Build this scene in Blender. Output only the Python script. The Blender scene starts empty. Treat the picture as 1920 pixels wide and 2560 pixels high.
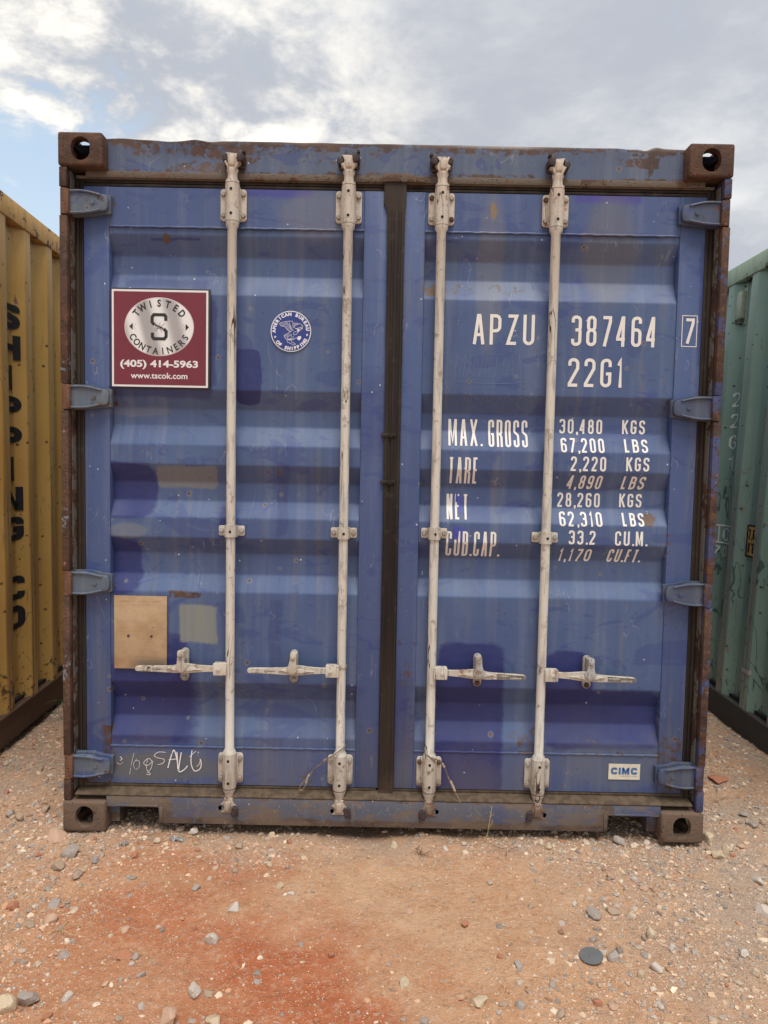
import bpy, bmesh, math, random
import numpy as np
from mathutils import Vector, Matrix
R = math.radians
random.seed(7)
scene = bpy.context.scene
COL = scene.collection

# ------------------------------------------------------------------ camera
cam_d = bpy.data.cameras.new("camera"); cam = bpy.data.objects.new("camera", cam_d); COL.objects.link(cam)
cam_d.sensor_fit = 'HORIZONTAL'; cam_d.sensor_width = 36; cam_d.lens = 36 * 1775 / 1920
cam_d.clip_start = 0.05; cam_d.clip_end = 2000
_y, _p, _r = 0.0010895881413633464, -0.05892094955595998, 0.018933097132445398
_f = Vector((-math.sin(_y) * math.cos(_p), math.cos(_y) * math.cos(_p), math.sin(_p)))
_rt = Vector((math.cos(_y), math.sin(_y), 0)); _up = _rt.cross(_f)
_r2 = math.cos(_r) * _rt + math.sin(_r) * _up; _u2 = -math.sin(_r) * _rt + math.cos(_r) * _up
cam.matrix_world = Matrix(((_r2.x, _u2.x, -_f.x, -0.015688), (_r2.y, _u2.y, -_f.y, -2.624423), (_r2.z, _u2.z, -_f.z, 1.39674), (0, 0, 0, 1)))
scene.camera = cam

# ------------------------------------------------------------------ node helper
class G:
    def __init__(s, nt): s.nt = nt
    def add(s, t, ins=None, **props):
        n = s.nt.nodes.new(t)
        for k, v in props.items(): setattr(n, k, v)
        for k, v in (ins or {}).items():
            if isinstance(v, bpy.types.NodeSocket): s.nt.links.new(v, n.inputs[k])
            else: n.inputs[k].default_value = v
        return n
    def m(s, op, a, b=0.0, c=False): return s.add('ShaderNodeMath', {0: a, 1: b}, operation=op, use_clamp=c).outputs[0]
    def noise(s, v, scale, detail=3.0, rough=.55, dist=0.0):
        return s.add('ShaderNodeTexNoise', {'Vector': v, 'Scale': scale, 'Detail': detail, 'Roughness': rough, 'Distortion': dist}).outputs[0]
    def noisec(s, v, scale, detail=2.0):
        return s.add('ShaderNodeTexNoise', {'Vector': v, 'Scale': scale, 'Detail': detail}).outputs[1]
    def vor(s, v, scale, rnd=1.0): return s.add('ShaderNodeTexVoronoi', {'Vector': v, 'Scale': scale, 'Randomness': rnd})
    def ss(s, x, a, b, lo=0.0, hi=1.0):
        return s.add('ShaderNodeMapRange', {0: x, 1: a, 2: b, 3: lo, 4: hi}, interpolation_type='SMOOTHSTEP').outputs[0]
    def lin(s, x, a, b, lo=0.0, hi=1.0): return s.add('ShaderNodeMapRange', {0: x, 1: a, 2: b, 3: lo, 4: hi}).outputs[0]
    def mix(s, f, a, b):
        a = a if isinstance(a, bpy.types.NodeSocket) else (*a[:3], 1); b = b if isinstance(b, bpy.types.NodeSocket) else (*b[:3], 1)
        return s.add('ShaderNodeMix', {0: f, 6: a, 7: b}, data_type='RGBA').outputs[2]
    def vm(s, v, t): return s.add('ShaderNodeVectorMath', {0: v, 1: t}, operation='MULTIPLY').outputs[0]
    def va(s, v, t): return s.add('ShaderNodeVectorMath', {0: v, 1: t}, operation='ADD').outputs[0]
    def sep(s, v): return s.add('ShaderNodeSeparateXYZ', {0: v}).outputs
    def comb(s, x, y, z): return s.add('ShaderNodeCombineXYZ', {0: x, 1: y, 2: z}).outputs[0]
    def rbox(s, x, z, b, soft, r, n):
        x0, x1, z0, z1 = b
        dx = s.m('SUBTRACT', (x1 - x0) / 2, s.m('ABSOLUTE', s.m('SUBTRACT', x, (x0 + x1) / 2)))
        dz = s.m('SUBTRACT', (z1 - z0) / 2, s.m('ABSOLUTE', s.m('SUBTRACT', z, (z0 + z1) / 2)))
        d = s.add('ShaderNodeMath', {0: dx, 1: dz, 2: r}, operation='SMOOTH_MIN').outputs[0]
        return s.ss(s.m('ADD', d, s.m('MULTIPLY', s.m('SUBTRACT', n, .5), soft * 2.5)), -soft, soft)
    def box(s, x, z, b, soft=.006):
        x0, x1, z0, z1 = b
        dx = s.m('SUBTRACT', (x1 - x0) / 2, s.m('ABSOLUTE', s.m('SUBTRACT', x, (x0 + x1) / 2)))
        dz = s.m('SUBTRACT', (z1 - z0) / 2, s.m('ABSOLUTE', s.m('SUBTRACT', z, (z0 + z1) / 2)))
        return s.ss(s.m('MINIMUM', dx, dz), -soft, soft)
    def blob(s, x, z, c, r, soft=.35):
        dx = s.m('DIVIDE', s.m('SUBTRACT', x, c[0]), r[0]); dz = s.m('DIVIDE', s.m('SUBTRACT', z, c[1]), r[1])
        d = s.m('SQRT', s.m('ADD', s.m('MULTIPLY', dx, dx), s.m('MULTIPLY', dz, dz)))
        return s.ss(d, 1 + soft, 1 - soft)
    def mx(s, *a):
        r = a[0]
        for b in a[1:]: r = s.m('MAXIMUM', r, b)
        return r

# ------------------------------------------------------------------ world + sun
SUN_EL, SUN_AZ = R(68), R(168)       # azimuth measured from +Y towards +X
world = bpy.data.worlds.new("World"); scene.world = world; world.use_nodes = True
wn = world.node_tree; wn.nodes.clear(); w = G(wn)
sky = w.add('ShaderNodeTexSky', sky_type='NISHITA', sun_disc=False, sun_elevation=SUN_EL, sun_rotation=SUN_AZ, air_density=1.2, dust_density=2.0)
tc = w.add('ShaderNodeTexCoord').outputs['Generated']
dx, dy, dz = w.sep(tc)[0:3]
zc = w.m('ADD', w.m('MAXIMUM', dz, 0.0), 0.22)
px = w.m('DIVIDE', dx, zc); py = w.m('DIVIDE', dy, zc)
pv = w.comb(px, py, 0.37)
n_big = w.noise(w.va(pv, (3.1, 1.7, 0)), 0.75, 3, .5, .3)
n_mid = w.noise(w.va(pv, (0.4, 5.2, 0)), 2.1, 7, .58, .35)
n_fin = w.noise(w.va(pv, (7.3, 2.2, 0)), 6.5, 8, .62, .2)
def dirdot(az, el):
    v = (math.sin(R(az)) * math.cos(R(el)), math.cos(R(az)) * math.cos(R(el)), math.sin(R(el)))
    return w.add('ShaderNodeVectorMath', {0: tc, 1: v}, operation='DOT_PRODUCT').outputs['Value']
gap = w.ss(dirdot(-29, 13), math.cos(R(17)), math.cos(R(4)))
gap2 = w.ss(dirdot(48, 10), math.cos(R(15)), math.cos(R(4)))
gap3 = w.ss(dirdot(170, 25), math.cos(R(22)), math.cos(R(6)))
gp = w.mx(gap, w.m('MULTIPLY', gap2, .7), gap3)
dens = w.m('ADD', w.m('ADD', w.m('MULTIPLY', n_mid, .75), w.m('MULTIPLY', n_fin, .45)), w.m('MULTIPLY', gp, -.21))
mask = w.ss(dens, .36, .50)
shade = w.m('ADD', w.m('MULTIPLY', n_big, .55), w.m('ADD', w.m('MULTIPLY', n_mid, .5), w.m('MULTIPLY', n_fin, .22)))
body = w.mix(w.ss(shade, .52, .76), (2.7, 2.86, 3.2), (4.6, 4.65, 4.65))
glow = w.m('MULTIPLY', w.ss(dirdot(-20, 17), math.cos(R(27)), math.cos(R(5))), w.ss(w.m('ADD', w.m('MULTIPLY', n_mid, .6), w.m('MULTIPLY', n_fin, .6)), .50, .72))
body = w.mix(glow, body, (7.2, 6.75, 5.9))
gap_col = w.mix(w.ss(dz, 0.0, .55), (4.1, 4.9, 5.4), (2.6, 3.4, 4.4))
blue = w.mix(.85, sky.outputs[0], gap_col)
col = w.mix(mask, blue, body)
bg = w.add('ShaderNodeBackground', {'Color': col, 'Strength': 0.1})
w.add('ShaderNodeOutputWorld', {'Surface': bg.outputs[0]})

sun_d = bpy.data.lights.new("sun", 'SUN'); sun = bpy.data.objects.new("sun", sun_d); COL.objects.link(sun)
sun_d.energy = 1.5; sun_d.angle = R(30); sun_d.color = (1.0, .965, .91)
sdir = Vector((math.sin(SUN_AZ) * math.cos(SUN_EL), math.cos(SUN_AZ) * math.cos(SUN_EL), math.sin(SUN_EL)))
sun.rotation_euler = sdir.to_track_quat('Z', 'Y').to_euler()
scene.view_settings.view_transform = 'Standard'; scene.view_settings.look = 'None'
scene.view_settings.exposure = 0.96; scene.view_settings.gamma = 1.0
scene.view_settings.use_curve_mapping = False

# ------------------------------------------------------------------ object helpers
def tag(o, label=None, cat=None, group=None, kind=None):
    if label: o["label"] = label
    if cat: o["category"] = cat
    if group: o["group"] = group
    if kind: o["kind"] = kind
    return o
def empty(name, loc=(0, 0, 0), rot=(0, 0, 0)):
    o = bpy.data.objects.new(name, None); COL.objects.link(o); o.location = loc; o.rotation_euler = rot; o.empty_display_size = .1
    return o
def link_mesh(name, me, parent=None):
    o = bpy.data.objects.new(name, me); COL.objects.link(o)
    if parent: o.parent = parent
    return o
def finish(bm, name, mats, parent=None, smooth=40, shade=True):
    me = bpy.data.meshes.new(name)
    bmesh.ops.recalc_face_normals(bm, faces=bm.faces[:])
    bm.to_mesh(me); bm.free()
    for m_ in (mats if isinstance(mats, (list, tuple)) else [mats]): me.materials.append(m_)
    if shade and smooth:
        for p in me.polygons: p.use_smooth = True
        me.set_sharp_from_angle(angle=R(smooth))
    return link_mesh(name, me, parent)
def copy_obj(o, parent=None):
    c = o.copy(); COL.objects.link(c)
    if parent: c.parent = parent
    return c
def bx(bm, x0, x1, y0, y1, z0, z1, mi=0, bev=0.0, seg=2):
    x0, x1 = min(x0, x1), max(x0, x1)
    r = bmesh.ops.create_cube(bm, size=1)
    vs = r['verts']
    for v in vs: v.co = Vector((x0 + (v.co.x + .5) * (x1 - x0), y0 + (v.co.y + .5) * (y1 - y0), z0 + (v.co.z + .5) * (z1 - z0)))
    fs = set(f for v in vs for f in v.link_faces)
    for f in fs: f.material_index = mi
    if bev:
        es = list(set(e for v in vs for e in v.link_edges))
        g = bmesh.ops.bevel(bm, geom=es, offset=bev, segments=seg, affect='EDGES', profile=.5)
        for f in g['faces']: f.material_index = mi
        vs = list(set(v for f in g['faces'] for v in f.verts))
    return vs
def prism(bm, pts, y0, y1, mi=0, bev=0.0, plane='xz'):
    """polygon in x,z extruded along y from y0 (front) to y1 (back)"""
    def P(a, b, c): return (a, c, b) if plane == 'xz' else (c, a, b)
    f = [bm.verts.new(P(x, z, y0)) for x, z in pts]; b = [bm.verts.new(P(x, z, y1)) for x, z in pts]
    fs = [bm.faces.new(f), bm.faces.new(b[::-1])]; n = len(pts)
    for i in range(n): fs.append(bm.faces.new((f[i], b[i], b[(i + 1) % n], f[(i + 1) % n])))
    for q in fs: q.material_index = mi
    if bev:
        es = [e for e in fs[0].edges]
        g = bmesh.ops.bevel(bm, geom=es, offset=bev, segments=2, affect='EDGES', profile=.5)
        for q in g['faces']: q.material_index = mi
def lathe(bm, prof, cx, cy, n=20, mi=0, cap=True, axis='z'):
    rings = []
    for z, r in prof:
        ring = []
        for i in range(n):
            a = 2 * math.pi * i / n
            if axis == 'z': co = (cx + r * math.cos(a), cy + r * math.sin(a), z)
            else: co = (cx + r * math.cos(a), z, cy + r * math.sin(a))      # axis y: cx, cy = x, z
            ring.append(bm.verts.new(co))
        rings.append(ring)
    for a, b in zip(rings[:-1], rings[1:]):
        for i in range(n):
            f = bm.faces.new((a[i], a[(i + 1) % n], b[(i + 1) % n], b[i])); f.material_index = mi
    if cap:
        bm.faces.new(rings[0]).material_index = mi; bm.faces.new(rings[-1][::-1]).material_index = mi
def tube(bm, pts, r, n=7, mi=0):
    pts = [Vector(p) for p in pts]; rings = []
    for i, p in enumerate(pts):
        t = (pts[min(i + 1, len(pts) - 1)] - pts[max(i - 1, 0)]).normalized()
        a = t.orthogonal().normalized(); b = t.cross(a)
        if rings:      # keep rings aligned
            ref = (rings[-1][0].co - pts[i - 1]); a = (ref - t * ref.dot(t)).normalized(); b = t.cross(a)
        rr = r[i] if isinstance(r, (list, tuple)) else r
        rings.append([bm.verts.new(p + (a * math.cos(2 * math.pi * k / n) + b * math.sin(2 * math.pi * k / n)) * rr) for k in range(n)])
    for A, B in zip(rings[:-1], rings[1:]):
        for k in range(n): bm.faces.new((A[k], A[(k + 1) % n], B[(k + 1) % n], B[k])).material_index = mi
    bm.faces.new(rings[0]); bm.faces.new(rings[-1][::-1])
def smooth_path(pts, k=5):
    P = [Vector(p) for p in pts]; out = []
    for i in range(len(P) - 1):
        p0, p1, p2, p3 = P[max(i - 1, 0)], P[i], P[i + 1], P[min(i + 2, len(P) - 1)]
        for j in range(k):
            t = j / k
            out.append(.5 * ((2 * p1) + (-p0 + p2) * t + (2 * p0 - 5 * p1 + 4 * p2 - p3) * t * t + (-p0 + 3 * p1 - 3 * p2 + p3) * t ** 3))
    out.append(P[-1]); return out
def rrect(x0, x1, z0, z1, r, n=4):
    out = []
    for cx, cz, a0 in ((x1 - r, z1 - r, 0), (x0 + r, z1 - r, 90), (x0 + r, z0 + r, 180), (x1 - r, z0 + r, 270)):
        for i in range(n + 1):
            a = R(a0 + 90 * i / n); out.append((cx + r * math.cos(a), cz + r * math.sin(a)))
    return out

# ------------------------------------------------------------------ materials
def newmat(name):
    m_ = bpy.data.materials.new(name); m_.use_nodes = True; m_.node_tree.nodes.clear()
    return m_, G(m_.node_tree)
def out(g, color, rough=.6, metal=0.0, bump=None, bstr=.3, bdist=.002, spec=.5):
    ins = {'Base Color': color if isinstance(color, bpy.types.NodeSocket) else (*color[:3], 1), 'Roughness': rough, 'Metallic': metal, 'Specular IOR Level': spec}
    if bump is not None:
        ins['Normal'] = g.add('ShaderNodeBump', {'Height': bump, 'Strength': bstr, 'Distance': bdist}).outputs[0]
    b = g.add('ShaderNodeBsdfPrincipled', ins)
    g.add('ShaderNodeOutputMaterial', {'Surface': b.outputs[0]})
def coords(g, obj=None):
    t = g.add('ShaderNodeTexCoord')
    if obj: t.object = obj
    return t.outputs['Object']

def rust_color(g, v, sc=1.0):
    a = g.noise(v, 9 * sc, 5, .65); b = g.noise(v, 55 * sc, 3, .6)
    c = g.mix(g.ss(a, .35, .65), (.050, .030, .024), (.105, .056, .036))
    return g.mix(g.m('MULTIPLY', g.ss(b, .55, .75), .6), c, (.20, .085, .040))

BLUE = empty("shipping_container")     # root of the main thing, front plane y = 0
def spots(g, v, x, z, scale, thr, r1, r2):
    """rust pinholes: returns (core mask, pale rim mask) with a random size per cell"""
    vn = g.vor(v, scale); rnd = g.sep(vn.outputs['Color'])
    big = g.ss(rnd[0], thr, 1.0)
    d = g.m('ADD', vn.outputs['Distance'], g.m('MULTIPLY', g.m('SUBTRACT', g.noise(v, scale * 7, 3), .5), .10))
    core = g.m('MULTIPLY', g.m('LESS_THAN', d, g.m('MULTIPLY', big, r1)), g.m('GREATER_THAN', big, 0.02))
    rim = g.m('MULTIPLY', g.ss(d, g.m('MULTIPLY', big, r2), g.m('MULTIPLY', big, r1)), g.m('GREATER_THAN', big, .02))
    return core, rim

def blue_paint(name, base=(.064, .107, .222), deep=(.036, .061, .182), patches=(), rust_amt=0.0, dirt=0.0, edge=(), low_grime=True, stains=(), greys=(), trimmed=False):
    m_, g = newmat(name); v0 = coords(g, BLUE)
    wob = g.vm(g.va(g.noisec(v0, 9.0, 4), (-.5, -.5, -.5)), (.035, 0, .035))
    x0, _, z0 = g.sep(v0)[0:3]
    v = g.va(v0, wob); x, _, z = g.sep(v)[0:3]
    flat = g.vm(v0, (1, .0, 1))
    n1 = g.noise(flat, 1.7, 5, .6); n2 = g.noise(g.vm(v0, (16, 0, .9)), 1.0, 5, .62); n3 = g.noise(flat, 38, 4, .6)
    c = g.mix(g.ss(n1, .36, .64), base, tuple(a * .86 + b * .14 for a, b in zip(deep, base)) if False else tuple(.55 * a + .45 * b for a, b in zip(base, deep)))
    pale = tuple(min(1, a * .9 + .085) for a in base)
    c = g.mix(g.m('MULTIPLY', g.ss(n2, .46, .70), .36), c, (pale[0] + .02, pale[1] + .015, pale[2] * .93))
    c = g.mix(g.m('MULTIPLY', g.ss(g.noise(g.vm(v0, (9, 0, .55)), 2.3, 4, .6), .54, .70), .38), c, (.15, .15, .15))
    c = g.mix(g.m('MULTIPLY', g.ss(n3, .42, .66), .14), c, (.045, .07, .17))
    n5 = g.noise(flat, 240, 2, .6); c = g.mix(g.m('MULTIPLY', g.ss(n5, .60, .70), .35), c, (.04, .05, .10))
    # broad handling smears
    sm = g.noise(g.vm(v0, (2.2, 0, 5.0)), 1.6, 4, .6, 1.2)
    c = g.mix(g.m('MULTIPLY', g.ss(sm, .575, .60), .50), c, (.034, .056, .190))
    dr = g.noise(g.vm(g.va(v0, (3, 0, 1)), (30, 0, 1.1)), 1.0, 4, .62); c = g.mix(g.m('MULTIPLY', g.ss(dr, .56, .72), .26), c, (.045, .052, .075))
    iso = g.m('ABSOLUTE', g.m('SUBTRACT', g.noise(g.vm(g.va(v0, (7, 0, 2)), (1.0, 0, 2.4)), 3.2, 2, .4, .8), .5))
    sg = g.ss(g.noise(g.va(flat, (4, 0, 8)), 4.2, 3), .52, .58)
    c = g.mix(g.m('MULTIPLY', g.m('MULTIPLY', g.ss(iso, .009, .003), sg), .55), c, (.035, .050, .22))
    iso2 = g.m('ABSOLUTE', g.m('SUBTRACT', g.noise(g.vm(g.va(v0, (2, 0, 5)), (2.6, 0, .8)), 4.5, 3, .5, .5), .5))
    c = g.mix(g.m('MULTIPLY', g.m('MULTIPLY', g.ss(iso2, .0045, .0015), g.ss(g.noise(g.va(flat, (1, 0, 3)), 6.0, 3), .54, .60)), .6), c, (.24, .25, .29))
    brn = g.noise(g.vm(v0, (11, 0, 34)), 1.6, 4, .65)
    for b in patches:
        soft = b[4] if len(b) > 4 else .006
        amt = b[5] if len(b) > 5 else .96
        dc = b[6] if len(b) > 6 else (.014, .021, .130)
        k = g.m('MULTIPLY', g.rbox(x, z, b[:4], soft, min(.12, (b[1] - b[0]) * .55, (b[3] - b[2]) * .55), brn), g.lin(brn, .25, .75, amt * .86, amt))
        c = g.mix(k, c, g.mix(g.ss(n3, .4, .7), dc, tuple(q * .84 for q in dc)))
    for cc, rr, amt, dc in stains:
        c = g.mix(g.m('MULTIPLY', g.blob(x, z, cc, rr, .25), amt), c, dc)
    for b in greys:
        brush = g.noise(g.vm(v0, (60, 0, 3)), 1, 3)
        c = g.mix(g.m('MULTIPLY', g.rbox(x, z, b[:4], .006, .03, g.noise(v0, 45, 4, .7)), g.lin(brush, .3, .7, .74, .97)), c, b[4])
    # dust film + light rain streaks
    # speckles
    core, rim = spots(g, flat, x, z, 17.0, .80, .13, .25)
    core2, rim2 = spots(g, g.va(flat, (3.3, 0, 1.7)), x, z, 44.0, .38, .14, .26)
    c = g.mix(g.m('MULTIPLY', rim, .45), c, (.26, .24, .22))
    rc = rust_color(g, v0, 1.3)
    c = g.mix(g.m('MULTIPLY', g.mx(core, core2), .85), c, rc)
    core3, _ = spots(g, g.va(flat, (9.1, 0, 4.4)), x, z, 34.0, .82, .11, .2)
    c = g.mix(g.m('MULTIPLY', core3, .8), c, (.62, .64, .66))
    # rust areas: named boxes (x0,x1,z0,z1,amount)
    rn = g.noise(g.va(v0, (1, 2, 3)), 42, 6, .70); rn2 = g.noise(v0, 6, 4, .6)
    for b in edge:
        if len(b) > 5 and (b[1] - b[0]) < .12: k = g.m('MULTIPLY', g.blob(x, z, ((b[0] + b[1]) / 2, (b[2] + b[3]) / 2), ((b[1] - b[0]) / 2, (b[3] - b[2]) / 2), .7), b[4] * 1.25)
        else: k = g.m('MULTIPLY', g.box(x, z, b[:4], b[5] if len(b) > 5 else .02), b[4])
        msk = g.ss(g.m('ADD', g.m('ADD', g.m('MULTIPLY', rn, .6), g.m('MULTIPLY', rn2, .4)), g.m('MULTIPLY', k, .225)), .66, .73)
        c = g.mix(msk, c, rc)
    if rust_amt:
        msk = g.ss(g.m('ADD', g.m('MULTIPLY', rn, .55), g.m('MULTIPLY', rn2, .45)), .66 - rust_amt, .74 - rust_amt)
        c = g.mix(msk, c, rc)
    if low_grime:
        k = g.m('MULTIPLY', g.ss(z, .55, .12), g.ss(g.noise(g.vm(v0, (4, 0, 2)), 1.5, 4), .32, .62))
        c = g.mix(g.m('MULTIPLY', k, .42), c, (.14, .125, .115))
    if dirt:
        k = g.ss(g.noise(g.vm(v0, (3, 3, 7)), 2.0, 6, .65), .62 - dirt, .80 - dirt)
        c = g.mix(g.m('MULTIPLY', k, .85), c, (.165, .120, .085))
        sp = g.ss(g.noise(g.vm(v0, (2, 1, 1)), 85, 3, .5), .66, .72)
        c = g.mix(g.m('MULTIPLY', sp, .55), c, (.45, .36, .26))
    bump = g.m('ADD', g.m('MULTIPLY', g.noise(v0, 90, 3), .25), g.m('ADD', g.m('MULTIPLY', g.noise(v0, 7, 3), 1.3), g.m('MULTIPLY', core, -.6)))
    out(g, c, g.lin(n1, .3, .7, .42, .62), 0, bump, .35, .0018)
    return m_

def rust_mat(name, base_mix=0.0, tint=(.105, .152, .34), flakes=True, scale=1.0, bright=1.0):
    m_, g = newmat(name); v = coords(g, BLUE)
    c = rust_color(g, v, scale)
    if bright != 1.0: c = g.mix(min(1, abs(bright - 1)), c, (.22, .105, .06) if bright > 1 else (.02, .012, .01))
    a = g.noise(g.va(v, (4, 1, 2)), 7 * scale, 6, .66); f = g.noise(v, 60, 4, .6)
    if base_mix: c = g.mix(g.ss(g.m('ADD', g.m('MULTIPLY', a, .75), g.m('MULTIPLY', f, .25)), .62 - base_mix, .66 - base_mix), c, tint)
    if flakes:
        fl = g.m('MULTIPLY', g.ss(g.noise(g.va(v, (8, 3, 1)), 70, 4, .62), .655, .68), g.ss(g.noise(v, 9, 3), .45, .6))
        c = g.mix(g.m('MULTIPLY', fl, .8), c, (.42, .26, .20))
    pt = g.vor(v, 70).outputs['Distance']; c = g.mix(g.m('MULTIPLY', g.ss(pt, .22, .10), g.m('MULTIPLY', g.ss(g.noise(v, 12, 3), .45, .6), .7)), c, (.022, .014, .011)); c = g.mix(g.m('MULTIPLY', g.ss(g.noise(g.va(v, (2, 7, 1)), 18, 6, .7), .54, .66), .5), c, (.155, .080, .050))
    bump = g.m('ADD', g.m('MULTIPLY', g.noise(v, 45, 4, .6), .9), g.m('ADD', g.m('MULTIPLY', g.noise(v, 170, 3), .5), g.ss(pt, .05, .25)))
    out(g, c, .78, 0, bump, .9, .0035, .3)
    return m_

def dust_metal(name, base=(.61, .565, .49), dark=(.24, .225, .21), rust=.04, brown=0.0):
    m_, g = newmat(name); v = coords(g, BLUE)
    v2 = g.vm(v, (1, 1, .12))
    a = g.noise(v, 6, 4, .6); b = g.noise(v2, 60, 4, .62); d = g.noise(v, 180, 3, .6)
    c = g.mix(g.ss(a, .35, .65), base, tuple(.6 * p + .4 * q for p, q in zip(base, (.50, .50, .47))))
    c = g.mix(g.m('MULTIPLY', g.ss(b, .50, .66), .6), c, dark)
    c = g.mix(g.m('MULTIPLY', g.ss(d, .56, .68), .45), c, (.68, .65, .58))
    z = g.sep(v)[2]
    low = g.m('MULTIPLY', g.ss(z, .34, .08), .55)
    c = g.mix(low, c, (.33, .235, .165))
    top = g.m('MULTIPLY', g.ss(z, 2.25, 2.5), .35)
    c = g.mix(top, c, (.50, .36, .25))
    c = g.mix(g.m('MULTIPLY', g.ss(g.noise(g.va(v, (9, 9, 9)), 20, 5, .7), .57, .66), .6), c, (.20, .15, .115))
    # long cracks in the paint film running down the rod
    cr = g.m('ABSOLUTE', g.m('SUBTRACT', g.noise(g.vm(v, (1, 1, .10)), 26, 2, .4), .5))
    c = g.mix(g.m('MULTIPLY', g.ss(cr, .012, .004), g.ss(g.noise(v, 3.5, 3), .50, .56)), c, (.055, .035, .028))
    rs = g.ss(g.noise(g.va(v, (5, 5, 5)), 24, 5, .65), .66 - rust, .74 - rust)
    c = g.mix(g.m('MULTIPLY', rs, .75), c, (.24, .125, .065))
    if brown: c = g.mix(brown, c, (.085, .050, .036))
    out(g, c, .68, .0, g.m('ADD', g.m('MULTIPLY', d, .4), a), .35, .0012, .35)
    return m_

def plain(name, colr, rough=.6, var=.12, scale=40, metal=0.0, bumpy=.15, wear=None, wearcol=None):
    m_, g = newmat(name); v = coords(g)
    n = g.noise(v, scale, 4, .6)
    c = g.mix(g.ss(n, .3, .7), tuple(a * (1 - var) for a in colr), tuple(min(1, a * (1 + var)) for a in colr))
    if wear is not None:
        c = g.mix(g.ss(g.noise(g.va(v, (2, 3, 4)), scale * 2.2, 5, .68), wear, wear + .05), c, wearcol)
    out(g, c, rough, metal, n, bumpy, .001)
    return m_

P_LEFT = [(-.594, -.488, 1.63, 1.843, .003), (-1.12, -.885, 1.198, 1.412, .008), (-1.14, -.945, .905, 1.128, .009), (-1.1, -.735, .318, .66, .03),
          (-.836, -.765, .55, .752, .02), (-.638, -.589, 1.135, 1.25, .012), (-.555, -.30, 2.393, 2.44, .008, .85, (.050, .047, .26)),
          (-.107, -.075, 1.70, 1.81, .02), (-.72, -.655, 1.70, 2.02, .006, .6), (-.425, -.385, 1.14, 1.42, .006, .4), (-1.07, -1.03, 1.69, 2.12, .008, .7),
          (-.9, -.72, 2.235, 2.243, .004, .8), (-1.0, -.69, 2.065, 2.095, .006, .45), (-.45, -.40, .60, .90, .008, .35), (-.80, -.77, 1.39, 1.42, .01, .5), (-1.05, -.68, 1.655, 1.70, .01, .6)]
P_RIGHT = [(.19, .458, .10, .746, .008), (.60, .795, .50, .715, .008), (.605, 1.07, .331, .565, .01), (.66, .91, 2.393, 2.45, .012, .9, (.055, .045, .27)),
           (.25, .285, 1.24, 1.31, .004, .85, (.06, .08, .36)), (.262, .295, 1.13, 1.18, .008, .85, (.05, .07, .38)), (.50, .56, 1.26, 1.275, .01, .6), (.94, .99, 1.215, 1.235, .006, .8), (.205, .235, .14, .18, .01)]
E_LEFT = [(-1.06, -.75, 2.225, 2.26, .55), (-.86, -.83, 2.228, 2.262, 1.2, .006), (-1.09, -1.045, .14, .40, 1.0), (-1.20, -1.04, .135, .20, .9), (-.125, -.095, 2.0, 2.10, .7), (-.33, -.05, .14, .22, .6),
          (-.62, -.40, 1.36, 1.40, .5), (-.85, -.70, .89, .925, 1.0, .01), (-1.06, -.1, 2.270, 2.286, .45, .006)]
E_RIGHT = [(.11, .17, 2.045, 2.09, 1.25, .012), (.11, .72, 2.05, 2.11, .58, .015), (.72, .95, 2.06, 2.11, .5), (.58, .62, 1.24, 1.30, 1.0, .01), (.96, 1.02, 1.20, 1.25, 1.1, .01), (.03, .10, .55, .85, .7),
           (.04, .09, 1.3, 1.6, .35), (1.04, 1.19, .15, .40, .8), (.45, .60, .30, .42, .7), (.1, 1.06, .312, .330, .45, .006), (1.045, 1.09, .9, 1.3, .55)]
ST_L = [((-.29, 2.33), (.13, .09), .35, (.20, .19, .18)), ((-.95, 1.60), (.12, .02), .4, (.16, .16, .2)), ((-.99, 1.15), (.07, .03), .35, (.25, .24, .2)), ((-.87, .235), (.22, .055), .75, (.115, .120, .105))]
ST_R = [((.36, 2.15), (.05, .3), .28, (.22, .205, .17)), ((.80, 2.22), (.10, .20), .35, (.17, .155, .12)), ((.36, 2.36), (.012, .03), .9, (.22, .15, .07)), ((.9, .27), (.18, .09), .35, (.12, .14, .17))]
GR_L = [(-.792, -.652, .722, .869, (.215, .225, .195)), (-.885, -.655, 1.315, 1.395, (.165, .165, .17))]
for zz in (2.350, 1.646, .952, .249):
    E_LEFT += [(-1.065, -1.025, zz - .055, zz + .055, .55, .02)]; E_RIGHT += [(1.025, 1.065, zz - .055, zz + .055, .5, .02)]
M_PANEL_L = blue_paint("blue_paint_left_panel", patches=P_LEFT, edge=E_LEFT, stains=ST_L, greys=GR_L)
M_PANEL_R = blue_paint("blue_paint_right_panel", patches=P_RIGHT, edge=E_RIGHT, stains=ST_R)
M_FRAME = blue_paint("blue_paint_frame", base=(.060, .097, .222), patches=[(-.115, -.0, 1.45, 1.75, .05, .4), (1.14, 1.2, 1.8, 2.25, .008, .6), (.03, .12, .3, .6, .04, .4), P_LEFT[6], P_RIGHT[0], P_RIGHT[3]], edge=E_LEFT + E_RIGHT, stains=ST_L + ST_R, trimmed=True)
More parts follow.
